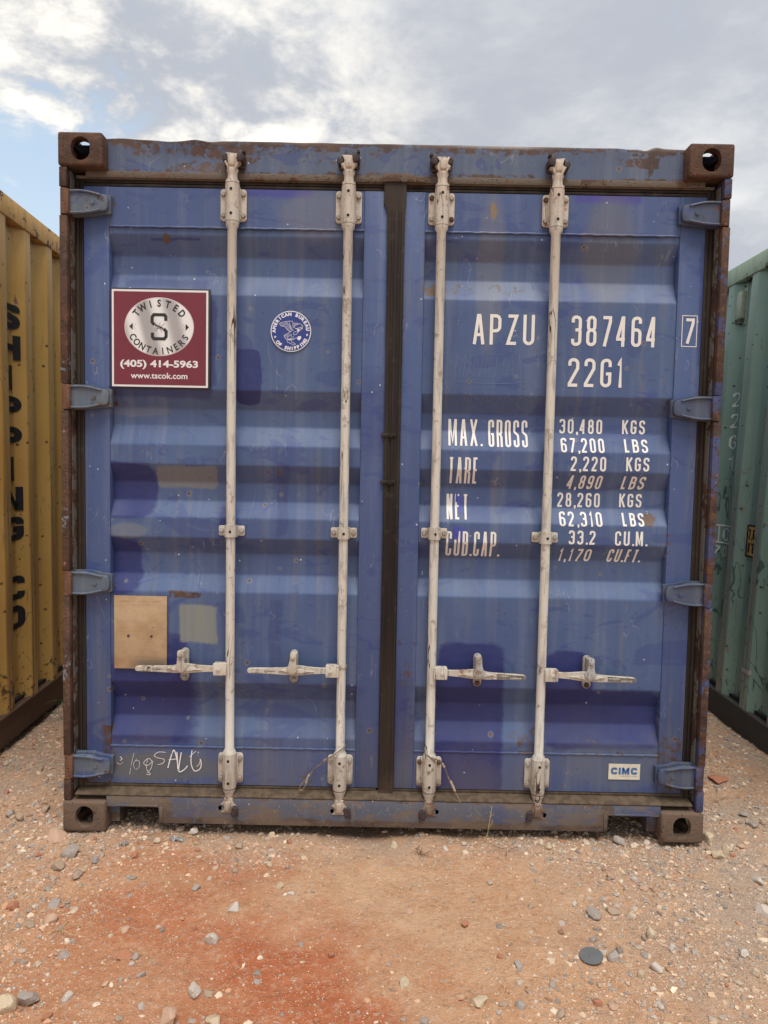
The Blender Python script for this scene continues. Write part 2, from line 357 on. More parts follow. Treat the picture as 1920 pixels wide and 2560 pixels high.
M_HEADER = blue_paint("blue_paint_header", base=(.088, .115, .178), deep=(.055, .078, .165), low_grime=False,
                      edge=[(-1.3, 1.3, 2.572, 2.62, 1.15, .010), (-1.06, -.2, 2.55, 2.60, .8, .02), (-.85, -.55, 2.47, 2.52, 1.0, .01), (-1.0, -.5, 2.52, 2.6, .95, .03), (-.6, .0, 2.53, 2.6, .85, .03), (-.2, 1.0, 2.555, 2.6, .8, .015), (-.62, -.2, 2.50, 2.6, .7, .03), (.8, .97, 2.52, 2.56, 1.0, .012),
                            (-.63, -.55, 2.46, 2.56, .7, .01), (.92, .95, 2.5, 2.6, .9, .01), (-1.1, 1.1, 2.47, 2.49, .85, .008), (.1, .22, 2.47, 2.55, .6, .02)])
M_SILL = blue_paint("blue_paint_sill", base=(.080, .100, .145), deep=(.05, .065, .14), dirt=.19, edge=[(-1.3, 1.3, -.02, .062, 1.2, .012), (-.87, -.80, 0, .16, 1.1, .02), (.80, .90, 0, .16, 1.0, .02), (-1.1, -.85, .08, .11, .9, .01), (-1.3, 1.3, .128, .15, .8, .004)], low_grime=True)
M_POST_L = rust_mat("rusty_post", base_mix=.06, tint=(.19, .22, .25))
M_POST_R = rust_mat("blue_rusty_post", base_mix=.125, tint=(.06, .07, .15))
M_CAST = rust_mat("rusty_casting", bright=1.08)
M_CASTLOW = rust_mat("dusty_brown_casting", bright=1.1, flakes=False, base_mix=.24, tint=(.150, .100, .070))
M_HINGE = blue_paint("hinge_paint", base=(.105, .132, .165), deep=(.07, .09, .14), rust_amt=.11, low_grime=False)
M_HINGER = blue_paint("hinge_paint_blue", base=(.060, .078, .125), deep=(.04, .052, .11), rust_amt=.12, low_grime=False)
M_BARREL = rust_mat("rusty_barrel", base_mix=.05, tint=(.16, .18, .22), bright=1.5)
M_ROD = dust_metal("dusty_galvanised_rod")
M_BRK = dust_metal("dusty_bracket", base=(.53, .47, .39), rust=.08)
M_BOLT = dust_metal("bracket_bolt", base=(.29, .25, .205), rust=-.02)
M_BOLTR = rust_mat("rusty_bolt", flakes=False)
M_KEEP = plain("dark_keeper_steel", (.045, .030, .030), .55, .4, 60, wear=.64, wearcol=(.22, .05, .06))
M_CAMLOW = dust_metal("dusty_brown_cam", base=(.36, .27, .20), rust=.2, brown=.55)
M_HOLE_SHADE = plain("painted_hole_shade", (.006, .006, .007), .9, .1)  # for discs standing in for holes, the shade inside given as black colour
M_HANDLE = dust_metal("dusty_handle", base=(.50, .43, .34), rust=.09)
def rubber():
    m_, g = newmat("old_brown_rubber"); v = coords(g, BLUE)
    a = g.noise(g.vm(v, (8, 8, .7)), 2.0, 4); b = g.noise(g.vm(v, (1, 1, 1)), 34, 4); z = g.sep(v)[2]
    c = g.mix(g.ss(a, .35, .65), (.020, .015, .013), (.044, .032, .025))
    c = g.mix(g.m('MULTIPLY', g.ss(b, .6, .7), .3), c, (.10, .075, .055))
    c = g.mix(g.m('MULTIPLY', g.ss(z, .25, .12), .8), c, g.mix(g.ss(b, .4, .6), (.10, .07, .045), (.16, .11, .07)))
    out(g, c, .8, 0, b, .4, .0015, .25); return m_
M_RUB = rubber()
M_LEDGE = rust_mat("muddy_brown_ledge", bright=1.1, flakes=False, base_mix=.20, tint=(.130, .102, .078))
M_DARK = plain("dark_underside", (.025, .020, .017), .9, .3)
def lettering_mat(name, colr, wearcol, wear=.70):
    m_, g = newmat(name); v = coords(g)
    n = g.noise(v, 60, 5, .65); n2 = g.noise(g.vm(v, (20, 20, 1)), 2, 3)
    c = g.mix(g.m('MULTIPLY', g.ss(n2, .45, .7), .35), colr, tuple(a * .82 for a in colr))
    c = g.mix(g.ss(n, wear, wear + .03), c, wearcol)
    out(g, c, .55, 0, None); return m_
M_WHITE = lettering_mat("white_lettering", (.76, .73, .68), (.12, .16, .34))
M_CHALK = lettering_mat("chalk", (.80, .78, .76), (.13, .15, .2), .60)
M_SCRATCH = plain("pale_scratch", (.135, .175, .30), .6, .2)

# ------------------------------------------------------------------ stroke lettering
r_ = 1
GL = {
 'A': [[(0, 0), (.42, 1), (.58, 1), (1, 0)], [(.17, .30), (.83, .30)]],
 'P': [[(0, 0), (0, 1), (1, 1, 1), (1, .45, 1), (0, .45)]],
 'Z': [[(0, 1), (1, 1), (0, 0), (1, 0)]],
 'U': [[(0, 1), (0, 0, 1), (1, 0, 1), (1, 1)]],
 '3': [[(0, .80), (0, 1, 1), (1, 1, 1), (1, .53, 1), (.35, .53)], [(.6, .53), (1, .53, 1), (1, 0, 1), (0, 0, 1), (0, .20)]],
 '8': ['c', [(.06, 1, 1), (.94, 1, 1), (.94, .53, 1), (.06, .53, 1)], [(0, .53, 1), (1, .53, 1), (1, 0, 1), (0, 0, 1)]],
 '7': [[(0, 1), (1, 1), (1, .86), (.30, 0)]],
 '4': [[(.74, 0), (.74, 1), (.66, 1), (0, .28), (0, .22), (1, .22)]],
 '6': [[(1, .80), (1, 1, 1), (0, 1, 1), (0, 0, 1), (1, 0, 1), (1, .57, 1), (0, .57, 1), (0, .4)]],
 '9': [[(0, .20), (0, 0, 1), (1, 0, 1), (1, 1, 1), (0, 1, 1), (0, .43, 1), (1, .43, 1), (1, .6)]],
 '2': [[(0, .76), (0, 1, 1), (1, 1, 1), (1, .66), (0, .06), (0, 0), (1, 0)]],
 'G': [[(1, .74), (1, 1, 1), (0, 1, 1), (0, 0, 1), (1, 0, 1), (1, .47), (.5, .47)]],
 '1': [[(.05, .80), (.55, .97), (.62, 1), (.62, 0)]],
 '0': ['c', [(0, 1, 1), (1, 1, 1), (1, 0, 1), (0, 0, 1)]],
 'O': ['c', [(0, 1, 1), (1, 1, 1), (1, 0, 1), (0, 0, 1)]],
 'C': [[(1, .72), (1, 1, 1), (0, 1, 1), (0, 0, 1), (1, 0, 1), (1, .28)]],
 'M': [[(0, 0), (0, 1), (.08, 1), (.5, .12), (.92, 1), (1, 1), (1, 0)]],
 'X': [[(0, 0), (1, 1)], [(0, 1), (1, 0)]],
 'R': [[(0, 0), (0, 1), (1, 1, 1), (1, .48, 1), (0, .48)], [(.45, .48), (1, .40, 1), (1, 0)]],
 'S': [[(1, .76), (1, 1, 1), (0, 1, 1), (0, .56, 1), (1, .46, 1), (1, 0, 1), (0, 0, 1), (0, .24)]],
 'T': [[(0, 1), (1, 1)], [(.5, 1), (.5, 0)]],
 'E': [[(1, 1), (0, 1), (0, 0), (1, 0)], [(0, .52), (.85, .52)]],
 'F': [[(1, 1), (0, 1), (0, 0)], [(0, .50), (.85, .50)]],
 'N': [[(0, 0), (0, 1), (.10, 1), (.90, 0), (1, 0), (1, 1)]],
 'K': [[(0, 0), (0, 1)], [(1, 1), (.05, .42)], [(.35, .60), (1, 0)]],
 'B': [[(0, 0), (0, 1), (.93, 1, 1), (.93, .53, 1), (0, .53)], [(.4, .53), (1, .53, 1), (1, 0, 1), (0, 0)]],
 'L': [[(0, 1), (0, 0), (1, 0)]],
 'I': [[(.5, 0), (.5, 1)]],
 'H': [[(0, 0), (0, 1)], [(1, 0), (1, 1)], [(0, .5), (1, .5)]],
 'i': [[(.5, 0), (.5, .66)], [(.5, .88), (.5, 1.0)]],
 'm': [[(0, 0), (0, .68), (.5, .68, 1), (.5, 0)], [(.5, .55), (.55, .68), (1, .68, 1), (1, 0)]],
 "'": [[(.5, 1), (.5, .78)]],
 '"': [[(.25, 1), (.25, .78)], [(.75, 1), (.75, .78)]],
}
WID = {'I': .28, '1': .62, 'M': 1.2, '.': .12, ',': .16, ' ': .75, 'i': .25, 'm': 1.3, "'": .2, '"': .5, 'L': .82, 'F': .85, 'E': .88, 'T': .95}
def round_poly(pts, closed, rad):
    n = len(pts); res = []
    for i, p in enumerate(pts):
        fl = len(p) > 2
        if fl and (closed or 0 < i < n - 1):
            a = Vector(pts[i - 1][:2]); b = Vector(p[:2]); c = Vector(pts[(i + 1) % n][:2])
            ra = min(rad, (a - b).length * .5, (c - b).length * .5)
            u = (a - b).normalized(); v = (c - b).normalized()
            s, e = b + u * ra, b + v * ra
            for k in range(6):
                t = k / 5; res.append(((1 - t) ** 2 * s + 2 * t * (1 - t) * (b * .55 + (s + e) * .225) * 1.0 + t * t * e) if False else _arc(s, b, e, t))
        else: res.append(Vector(p[:2]))
    return res
def _arc(s, b, e, t):
    ctr = s + e - b
    a = (s - ctr); c = (e - ctr); v = a * math.cos(t * math.pi / 2) + c * math.sin(t * math.pi / 2)
    return ctr + v
def ribbon(P, closed, t, k, faces_out):
    n = len(P); L = []; Rr = []
    for i in range(n):
        if closed: d0 = (P[i] - P[i - 1]); d1 = (P[(i + 1) % n] - P[i])
        else:
            d0 = P[i] - P[i - 1] if i > 0 else P[1] - P[0]; d1 = P[i + 1] - P[i] if i < n - 1 else P[-1] - P[-2]
        if d0.length < 1e-9: d0 = d1
        if d1.length < 1e-9: d1 = d0
        d0 = d0.normalized(); d1 = d1.normalized()
        n0 = Vector((-d0.y, d0.x)); n1 = Vector((-d1.y, d1.x)); mm = (n0 + n1)
        if mm.length < 1e-3: mm = n0
        mm.normalize(); ln = min(t / 2 / max(.35, mm.dot(n0)), t * 1.1)
        L.append(P[i] + mm * ln); Rr.append(P[i] - mm * ln)
    m_ = n if closed else n - 1
    for i in range(m_):
        j = (i + 1) % n
        faces_out.append(((L[i], L[j], Rr[j], Rr[i]), k))
def layout(text, x0, x1, z0, z1, t, slant=0.0, sp=.42, tw=None):
    """-> list of (quad, layer): strokes filling the given box"""
    ws = [WID.get(c, 1.0) for c in text]
    tot = sum(ws) + sp * (len(text) - 1)
    hh = z1 - z0; sl = math.tan(R(slant)) * hh
    # unit width U for the full glyph (outer); spacing sp*U
    U = (x1 - x0 - sl) / tot
    out_ = []; x = x0
    for c, wd in zip(text, ws):
        W_ = wd * U
        if c == '.': out_.append(([Vector((x, z0)), Vector((x + t, z0)), Vector((x + t, z0 + t)), Vector((x, z0 + t))], 0))
        elif c == ',': out_.append(([Vector((x + t * .2, z0 - t * .8)), Vector((x + t * .9, z0 - t * .5)), Vector((x + t * 1.1, z0 + t)), Vector((x, z0 + t))], 0))
        elif c in GL:
            strokes = GL[c]; closed = strokes[0] == 'c'
            if closed: strokes = strokes[1:]
            iw = max(W_ - t, .0001); ih = hh - t
            for k, s in enumerate(strokes):
                pp = [(x + t / 2 + q[0] * iw, z0 + t / 2 + q[1] * ih) + ((1,) if len(q) > 2 else ()) for q in s]
                if not closed:      # run straight ends out to the box
                    for e, o in ((0, 1), (-1, -2)):
                        d = Vector(pp[e][:2]) - Vector(pp[o][:2])
                        qz = s[e][1]
                        if (qz in (0, 1) or qz >= 1) and abs(d.y) > abs(d.x) * .8:
                            d.normalize(); pp[e] = (pp[e][0] + d.x * t / 2, pp[e][1] + d.y * t / 2)
                ribbon(round_poly(pp, closed, min(iw * .5, ih * .3)), closed, t, k, out_)
        x += W_ + sp * U
    if sl:
        for q, k in out_:
            for v in set(id(a) for a in q): pass
        out_ = [([Vector((v.x + (v.y - z0) * math.tan(R(slant)), v.y)) for v in q], k) for q, k in out_]
    return out_
def build_quads(quads, name, mat, parent, fmap, cuts=(), axis=1):
    """flat (u,v) quads -> bmesh, cut along u or v at the relief's breaks, then laid on the surface by fmap(u,v,k)"""
    bm = bmesh.new(); lay = bm.verts.layers.int.new('k')
    for q, k in quads:
        vs = [bm.verts.new((v[0], v[1], 0)) for v in q]
        for v in vs: v[lay] = k
        try: bm.faces.new(vs)
        except ValueError: pass
    lo = min(v.co[axis] for v in bm.verts); hi = max(v.co[axis] for v in bm.verts)
    no = (0, 1, 0) if axis == 1 else (1, 0, 0)
    for c in cuts:
        if lo < c < hi:
            bmesh.ops.bisect_plane(bm, geom=bm.verts[:] + bm.edges[:] + bm.faces[:], plane_co=(c, c, 0), plane_no=no, dist=1e-6)
    for f in bm.faces:
        k = min(v[lay] if v.co is not None else 0 for v in f.verts)
    for v in bm.verts: v.co = Vector(fmap(v.co.x, v.co.y, v[lay]))
    me = bpy.data.meshes.new(name); bm.to_mesh(me); bm.free(); me.materials.append(mat)
    return link_mesh(name, me, parent)

_tcache = {}
def glyph(txt, size, offset=0.0, shear=0.0):
    key = (txt, size, offset, shear)
    if key in _tcache: return _tcache[key]
    cu = bpy.data.curves.new("t", 'FONT'); cu.body = txt; cu.size = 1.0; cu.offset = offset / size; cu.shear = shear; cu.resolution_u = 4
    cu.align_x = 'CENTER'
    o = bpy.data.objects.new("t", cu); COL.objects.link(o)
    me = bpy.data.meshes.new_from_object(o, depsgraph=bpy.context.evaluated_depsgraph_get()) if False else o.to_mesh()
    V = [(v.co.x * size, v.co.y * size) for v in me.vertices]; F = [tuple(p.vertices) for p in me.polygons]
    o.to_mesh_clear(); bpy.data.objects.remove(o); bpy.data.curves.remove(cu)
    _tcache[key] = (V, F); return V, F
class Flat:
    """flat print: faces in (x, z) on a plane"""
    def __init__(s): s.V = []; s.F = []
    def text(s, txt, cx, cz, size, offset=0.0, rot=0.0, width=None, height=None, stretch=1.0, shear=0.0):
        V, F = glyph(txt, size, offset, shear)
        if not V: return
        x0 = min(v[0] for v in V); x1 = max(v[0] for v in V); z0 = min(v[1] for v in V); z1 = max(v[1] for v in V)
        sx = (width / (x1 - x0)) if width else stretch; sz = (height / (z1 - z0)) if height else 1.0
        mx_, mz = (x0 + x1) / 2, (z0 + z1) / 2; ca, sa = math.cos(rot), math.sin(rot); b = len(s.V)
        for x, z in V:
            x = (x - mx_) * sx; z = (z - mz) * sz; s.V.append((cx + x * ca - z * sa, cz + x * sa + z * ca))
        s.F += [tuple(i + b for i in f) for f in F]
    def poly(s, pts):
        b = len(s.V); s.V += list(pts); s.F.append(tuple(range(b, b + len(pts))))
    def line(s, pts, t, closed=False):
        q = []; ribbon([Vector(p) for p in pts], closed, t, 0, q)
        for f, _ in q: s.poly([tuple(v) for v in f])
    def arc(s, txt, cx, cz, rx, rz, a0, a1, size, offset=0.0, inward=False, stretch=1.0, height=None):
        n = len(txt)
        for i, ch in enumerate(txt):
            if ch == ' ': continue
            a = R(a0 + (a1 - a0) * i / (n - 1)); x = rx * math.cos(a); z = rz * math.sin(a)
            nx, nz = math.cos(a) / rx, math.sin(a) / rz; nn = math.atan2(nz, nx)
            s.text(ch, cx + x, cz + z, size, offset, nn - math.pi / 2 if not inward else nn + math.pi / 2, stretch=stretch, height=height)
    def build(s, name, mat, parent, y):
        me = bpy.data.meshes.new(name)
        me.from_pydata([(x, y, z) for x, z in s.V], [], s.F); me.materials.append(mat); me.update()
        return link_mesh(name, me, parent)

# ------------------------------------------------------------------ ground height
def lat(seed):
    rs = np.random.RandomState(seed); return rs.rand(256, 256)
_L = [lat(i) for i in range(5)]
def vnoise(x, y, s, k=0):
    x = np.asarray(x) * s + 57.3; y = np.asarray(y) * s + 31.7
    xi = np.floor(x).astype(int); yi = np.floor(y).astype(int); fx = x - xi; fy = y - yi
    fx = fx * fx * (3 - 2 * fx); fy = fy * fy * (3 - 2 * fy); T = _L[k]
    a = T[xi % 256, yi % 256]; b = T[(xi + 1) % 256, yi % 256]; c = T[xi % 256, (yi + 1) % 256]; d = T[(xi + 1) % 256, (yi + 1) % 256]
    return (a * (1 - fx) + b * fx) * (1 - fy) + (c * (1 - fx) + d * fx) * fy
def sst(x, a, b):
    t = np.clip((np.asarray(x, float) - a) / (b - a), 0, 1); return t * t * (3 - 2 * t)
def ground_h(x, y):
    x = np.asarray(x, float); y = np.asarray(y, float)
    near = sst(np.hypot(x, y), 9, 4)
    h = -.012 + near * (.022 * (vnoise(x, y, 1.3, 0) - .5) + .016 * (vnoise(x, y, 4.5, 1) - .5) + .010 * (vnoise(x, y, 14, 2) - .5) + .0055 * (vnoise(x, y, 45, 3) - .5))
    inner = sst(np.abs(x), 5, 3)
    h = h + .040 * sst(x, -1.25, -1.62) * sst(y, -.35, .5) * inner + .030 * sst(x, 1.35, 1.7) * sst(y, -.2, .6) * inner
    h = h + .014 * sst(y, .0, 3.0) * sst(y, 12, 6) - .012 * np.exp(-((x - 1.12) ** 2 + (y + .02) ** 2) / .035)
    # under the container the dirt rises a little behind the sill
    h = h + .030 * sst(y, .28, .8) * sst(np.abs(x), 1.2, 1.0) * sst(y, 7, 5)
    return h
def axis_vals(lo, hi, step, far):
    c = list(np.arange(lo, hi + 1e-6, step)); o = []
    d = step
    p = hi
    while p < far: d *= 1.28; p += d; o.append(p)
    neg = []; d = step; p = lo
    while p > -far: d *= 1.28; p -= d; neg.append(p)
    return np.array(neg[::-1] + c + o)
def ground_mat():
    m_, g = newmat("red_dirt_ground"); v = g.add('ShaderNodeTexCoord').outputs['Object']
    wob = g.vm(g.va(g.noisec(v, 2.2, 4), (-.5, -.5, -.5)), (.75, .75, 0))
    wv = g.va(v, wob); x, y, _ = g.sep(wv)[0:3]
    n1 = g.noise(v, 1.1, 6, .6); n2 = g.noise(v, 6.5, 6, .65); n3 = g.noise(v, 48, 5, .7); n4 = g.noise(v, 210, 3, .6)
    c = g.mix(g.ss(n1, .35, .65), (.60, .325, .175), (.62, .375, .225))
    c = g.mix(g.m('MULTIPLY', g.ss(n2, .40, .62), .5), c, (.51, .245, .120))
    # red clay showing through in the middle left
    clay = g.mx(g.m('MULTIPLY', g.blob(x, y, (-.55, -.75), (.55, .38), .5), .45), g.m('MULTIPLY', g.blob(x, y, (-.52, -.20), (.20, .10), .6), .6), g.m('MULTIPLY', g.blob(x, y, (-.62, -.50), (.46, .17), .6), .75), g.m('MULTIPLY', g.blob(x, y, (-.36, -.62), (.15, .18), .6), 1.0), g.m('MULTIPLY', g.blob(x, y, (-.20, -.86), (.30, .22), .5), 1.0),
                g.m('MULTIPLY', g.blob(x, y, (-.70, -.17), (.30, .12), .6), .55), g.m('MULTIPLY', g.blob(x, y, (-.2, -1.3), (.5, .3), .5), .8))
    c = g.mix(g.m('MULTIPLY', clay, g.ss(n2, .22, .52, .75, 1.0)), c, (.48, .145, .060))
    # crusher dust / grey gravel fines on the right, left edge and between the containers
    grey = g.mx(g.ss(x, .35, 1.3), g.ss(x, -1.05, -1.5), g.m('MULTIPLY', g.ss(y, -.22, .0), .8))
    c = g.mix(g.m('MULTIPLY', grey, g.ss(g.m('ADD', g.m('MULTIPLY', n1, .4), g.m('MULTIPLY', n2, .6)), .40, .60, .12, .80)), c, (.44, .345, .275))
    c = g.mix(g.m('MULTIPLY', g.ss(n3, .50, .70), .5), c, (.62, .47, .34))
    c = g.mix(g.m('MULTIPLY', g.ss(n3, .48, .30), .42), c, (.22, .130, .080))
    c = g.mix(g.m('MULTIPLY', g.ss(n4, .56, .70), .45), c, (.55, .45, .36))
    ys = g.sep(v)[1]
    under_tone = g.m('MULTIPLY', g.ss(ys, -.06, .08), g.ss(g.m('ABSOLUTE', g.sep(v)[0]), 1.28, 1.15))  # ground colour turns darker beneath the container
    c = g.mix(g.m('MULTIPLY', under_tone, .55), c, (.13, .085, .055))
    bump = g.m('ADD', g.m('MULTIPLY', n2, .8), g.m('ADD', g.m('MULTIPLY', n3, .9), g.m('MULTIPLY', n4, .35)))
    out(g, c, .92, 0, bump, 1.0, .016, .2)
    return m_
xs = axis_vals(-2.6, 2.6, .016, 500); ys_ = axis_vals(-1.9, 2.2, .016, 500)
XX, YY = np.meshgrid(xs, ys_); ZZ = ground_h(XX, YY)
nx, ny = len(xs), len(ys_)
gm = bpy.data.meshes.new("ground")
co = np.stack([XX, YY, ZZ], -1).reshape(-1, 3).astype(np.float32)
I, J = np.meshgrid(np.arange(nx - 1), np.arange(ny - 1)); a0 = (J * nx + I).ravel()
fc = np.stack([a0, a0 + 1, a0 + nx + 1, a0 + nx], -1).astype(np.int32)
def np_mesh(me, co, fc, mats, smooth=False):
    me.vertices.add(len(co)); me.vertices.foreach_set('co', co.ravel())
    k = fc.shape[1]; me.loops.add(fc.size); me.loops.foreach_set('vertex_index', fc.ravel())
    me.polygons.add(len(fc)); me.polygons.foreach_set('loop_start', np.arange(0, fc.size, k, dtype=np.int32))
    me.polygons.foreach_set('use_smooth', np.full(len(fc), smooth))
    me.update(calc_edges=True); me.validate()
    for m_ in mats: me.materials.append(m_)
np_mesh(gm, co, fc, [ground_mat()], True)
tag(link_mesh("ground", gm), "red orange dirt yard strewn with crushed stone", None, None, "structure")

# ------------------------------------------------------------------ corner casting (hollow, with apertures)
def bool_cut(bm_main, cutters):
    me = bpy.data.meshes.new("c"); bm_main.to_mesh(me); bm_main.free(); o = bpy.data.objects.new("c", me); COL.objects.link(o)
    tmp = [o]
    for c in cutters:
        mc = bpy.data.meshes.new("k"); bmesh.ops.recalc_face_normals(c, faces=c.faces[:]); c.to_mesh(mc); c.free(); oc = bpy.data.objects.new("k", mc); COL.objects.link(oc); tmp.append(oc)
        md = o.modifiers.new("b", 'BOOLEAN'); md.operation = 'DIFFERENCE'; md.object = oc; md.solver = 'EXACT'
    dg = bpy.context.evaluated_depsgraph_get(); dg.update()
    res = bpy.data.meshes.new_from_object(o.evaluated_get(dg))
    for t in tmp: bpy.data.objects.remove(t)
    return res
def casting_mesh(mat, top=True):
    """local: outer corner at x=0, body towards +x, y 0..0.178, z 0..0.118"""
    bm = bmesh.new(); bx(bm, 0, .162, 0, .178, 0, .118, bev=.009, seg=3); bmesh.ops.recalc_face_normals(bm, faces=bm.faces[:])
    cut = []
    c = bmesh.new(); bx(c, .020, .140, .022, .156, .020, .098); cut.append(c)
    c = bmesh.new(); prism(c, rrect(.049, .117, .018, .101, .0335, 6), -.02, .06); cut.append(c)                       # end aperture
    c = bmesh.new(); prism(c, rrect(.060, .120, .024, .092, .024, 6), -.02, .06, plane='yz'); cut.append(c)            # side aperture
    c = bmesh.new(); n = 24; ring = []
    for i in range(n):
        a = 2 * math.pi * i / n; ring.append((.075 + .032 * math.cos(a), .100 + .058 * math.sin(a)))
    lo, hi = ((.06, .14) if top else (-.02, .05))
    A = [c.verts.new((x, y, lo)) for x, y in ring]; B = [c.verts.new((x, y, hi)) for x, y in ring]
    c.faces.new(A[::-1]); c.faces.new(B)
    for i in range(n): c.faces.new((A[i], A[(i + 1) % n], B[(i + 1) % n], B[i]))
    cut.append(c)
    me = bool_cut(bm, cut); me.name = "corner_casting"; me.materials.clear(); me.materials.append(mat)
    for p in me.polygons: p.use_smooth = True
    me.set_sharp_from_angle(angle=R(35))
    return me
ME_CT, ME_CL = casting_mesh(M_CAST, True), casting_mesh(M_CASTLOW, False)

# ------------------------------------------------------------------ relief of the door panels
YF, YP, DEP = .056, .060, .036
BR = [(2.254, 0), (2.182, 1), (2.113, 1), (2.035, 0), (1.685, 0), (1.615, 1), (1.552, 1), (1.477, 0), (1.404, 0), (1.337, 1), (1.266, 1), (1.203, 0),
      (1.127, 0), (1.065, 1), (.984, 1), (.919, 0), (.569, 0), (.498, 1), (.425, 1), (.357, 0)]
_bz = np.array([b[0] for b in BR][::-1]); _bd = np.array([b[1] for b in BR][::-1], float)
def prof(z):
    s = 0
    for k in (-.004, -.002, 0, .002, .004): s += np.interp(z + k, _bz, _bd)
    return DEP * s / 5
DENTS = [(-.80, 1.47, .10, .05, .006), (-.9, .86, .10, .06, -.005), (-.35, 1.2, .12, .12, .004), (.45, 1.24, .10, .05, .006), (.98, 1.22, .05, .04, .006), (.85, 2.3, .15, .06, .004), (.35, 2.06, .2, .03, .003),
         (-.5, 2.28, .25, .04, .003), (.7, .9, .16, .1, .005), (-.7, .48, .2, .08, .004), (.3, .4, .15, .1, -.003), (-1.0, 1.3, .05, .2, .006), (-.45, 1.86, .2, .15, .003), (.9, 1.75, .2, .1, .003), (.25, 1.66, .08, .05, .004)]
def dent(x, z):
    s = 0.0
    for cx, cz, rx, rz, d in DENTS: s += d * math.exp(-((x - cx) / rx) ** 2 - ((z - cz) / rz) ** 2)
    return s + .0022 * (float(vnoise(x + 5, z, 3.1, 1)) - .5) + .0012 * (float(vnoise(x + 9, z, 9.0, 2)) - .5)
RECL, RECR = (-1.055, -.112), (.114, 1.056)
ZR0, ZR1 = .318, 2.278
def surf(x, z):
    for a, b in (RECL, RECR):
        if a < x < b and ZR0 < z < ZR1: return YP + float(prof(z)) + dent(x, z)
    return YF
ROWS = sorted(set([round(b[0] + k, 4) for b in BR for k in (-.006, -.003, 0, .003, .006)] + [round(v, 4) for v in np.arange(ZR0, ZR1 + .001, .035)] + [ZR0, ZR1]))

def door(x0, x1, rec, mp, label):
    bm = bmesh.new()
    bx(bm, x0, rec[0], YF, .10, .168, 2.422, bev=.003); bx(bm, rec[1], x1, YF, .10, .168, 2.422, bev=.003)
    bx(bm, rec[0] + .0005, rec[1] - .0005, YF + .0012, .10, ZR1 + .002, 2.4205); bx(bm, rec[0] + .0005, rec[1] - .0005, YF + .0012, .10, .1695, ZR0 - .002)
    d = finish(bm, "door", M_FRAME, BLUE); d["label"] = label
    # pressed panel
    cols = list(np.linspace(rec[0] + .0005, rec[1] - .0005, 42)); V = []; F = []
    for z in ROWS:
        for x in cols: V.append((x, YP + float(prof(z)) + dent(x, z), z))
    n = len(cols)
    for j in range(len(ROWS) - 1):
        for i in range(n - 1): a = j * n + i; F.append((a, a + 1, a + n + 1, a + n))
    # back skin gives the sheet its thickness
    k = len(V); V += [(cols[0], .104, ROWS[0]), (cols[-1], .104, ROWS[0]), (cols[-1], .104, ROWS[-1]), (cols[0], .104, ROWS[-1])]; F.append((k, k + 3, k + 2, k + 1))
    me = bpy.data.meshes.new("door_panel"); me.from_pydata(V, [], F); me.materials.append(mp)
    for p in me.polygons: p.use_smooth = True
    link_mesh("door_panel", me, d)
    for z in (2.279, .317):
        bm = bmesh.new(); pts = []
        for i in range(60):
            x = rec[0] + (rec[1] - rec[0]) * i / 59; pts.append((x, YF + .001, z + .0012 * math.sin(i * 1.7) * math.sin(i * .37)))
        tube(bm, pts, [.0042 + .0008 * math.sin(i * 2.1) for i in range(60)], 8)
        finish(bm, "weld_bead", M_FRAME, d)
    return d
DL = door(-1.149, -.0215, RECL, M_PANEL_L, "left door leaf with the maroon company sign")
DR = door(.0365, 1.150, RECR, M_PANEL_R, "right door leaf with the white weight lettering")

# ------------------------------------------------------------------ frame of the container
tag(BLUE, "faded blue shipping container seen from its closed double doors, white lettering and four locking bars", "shipping container")
for sx in (-1, 1):
    for (me, z) in ((ME_CT, 2.473), (ME_CL, 0.0)):
        for yb in (0, 1):
            m2 = me
            o = link_mesh("corner_casting", me, BLUE)
            o.scale = (1 if sx < 0 else -1, 1 if not yb else -1, 1)
            o.location = (sx * 1.219, 0 if not yb else 6.058, z)
def post(sx, mat):
    bm = bmesh.new()
    segs = [.118, .205, .295, .905, 1.0, 1.60, 1.695, 2.30, 2.40, 2.473]
    # outer channel: front lip broken at the hinges
    for a, b in ((.118, .205), (.292, .908), (.996, 1.598), (1.692, 2.302), (2.398, 2.473)):
        bx(bm, sx * 1.189, sx * 1.2175, .006, .035, a + .002, b - .002, bev=.004)
    bx(bm, sx * 1.193, sx * 1.216, .030, .17, .118, 2.473, bev=.002)
    bx(bm, sx * 1.150, sx * 1.193, .102, .16, .118, 2.473, bev=.002)
    return finish(bm, "corner_post", mat, BLUE)
post(-1, M_POST_L); post(1, M_POST_R)
for sx in (-1, 1):
    bm = bmesh.new(); bx(bm, sx * 1.08, sx * 1.216, 5.90, 6.05, .118, 2.473, bev=.004); finish(bm, "corner_post", M_POST_R, BLUE)
# inner grey flange strips beside the gasket
M_FLANGE = rust_mat("grey_flange", base_mix=.16, tint=(.16, .15, .125), flakes=False)
for sx in (-1, 1):
    bm = bmesh.new(); bx(bm, sx * 1.1862, sx * 1.1886, .034, .100, .15, 2.45); finish(bm, "post_flange", M_FLANGE, BLUE)
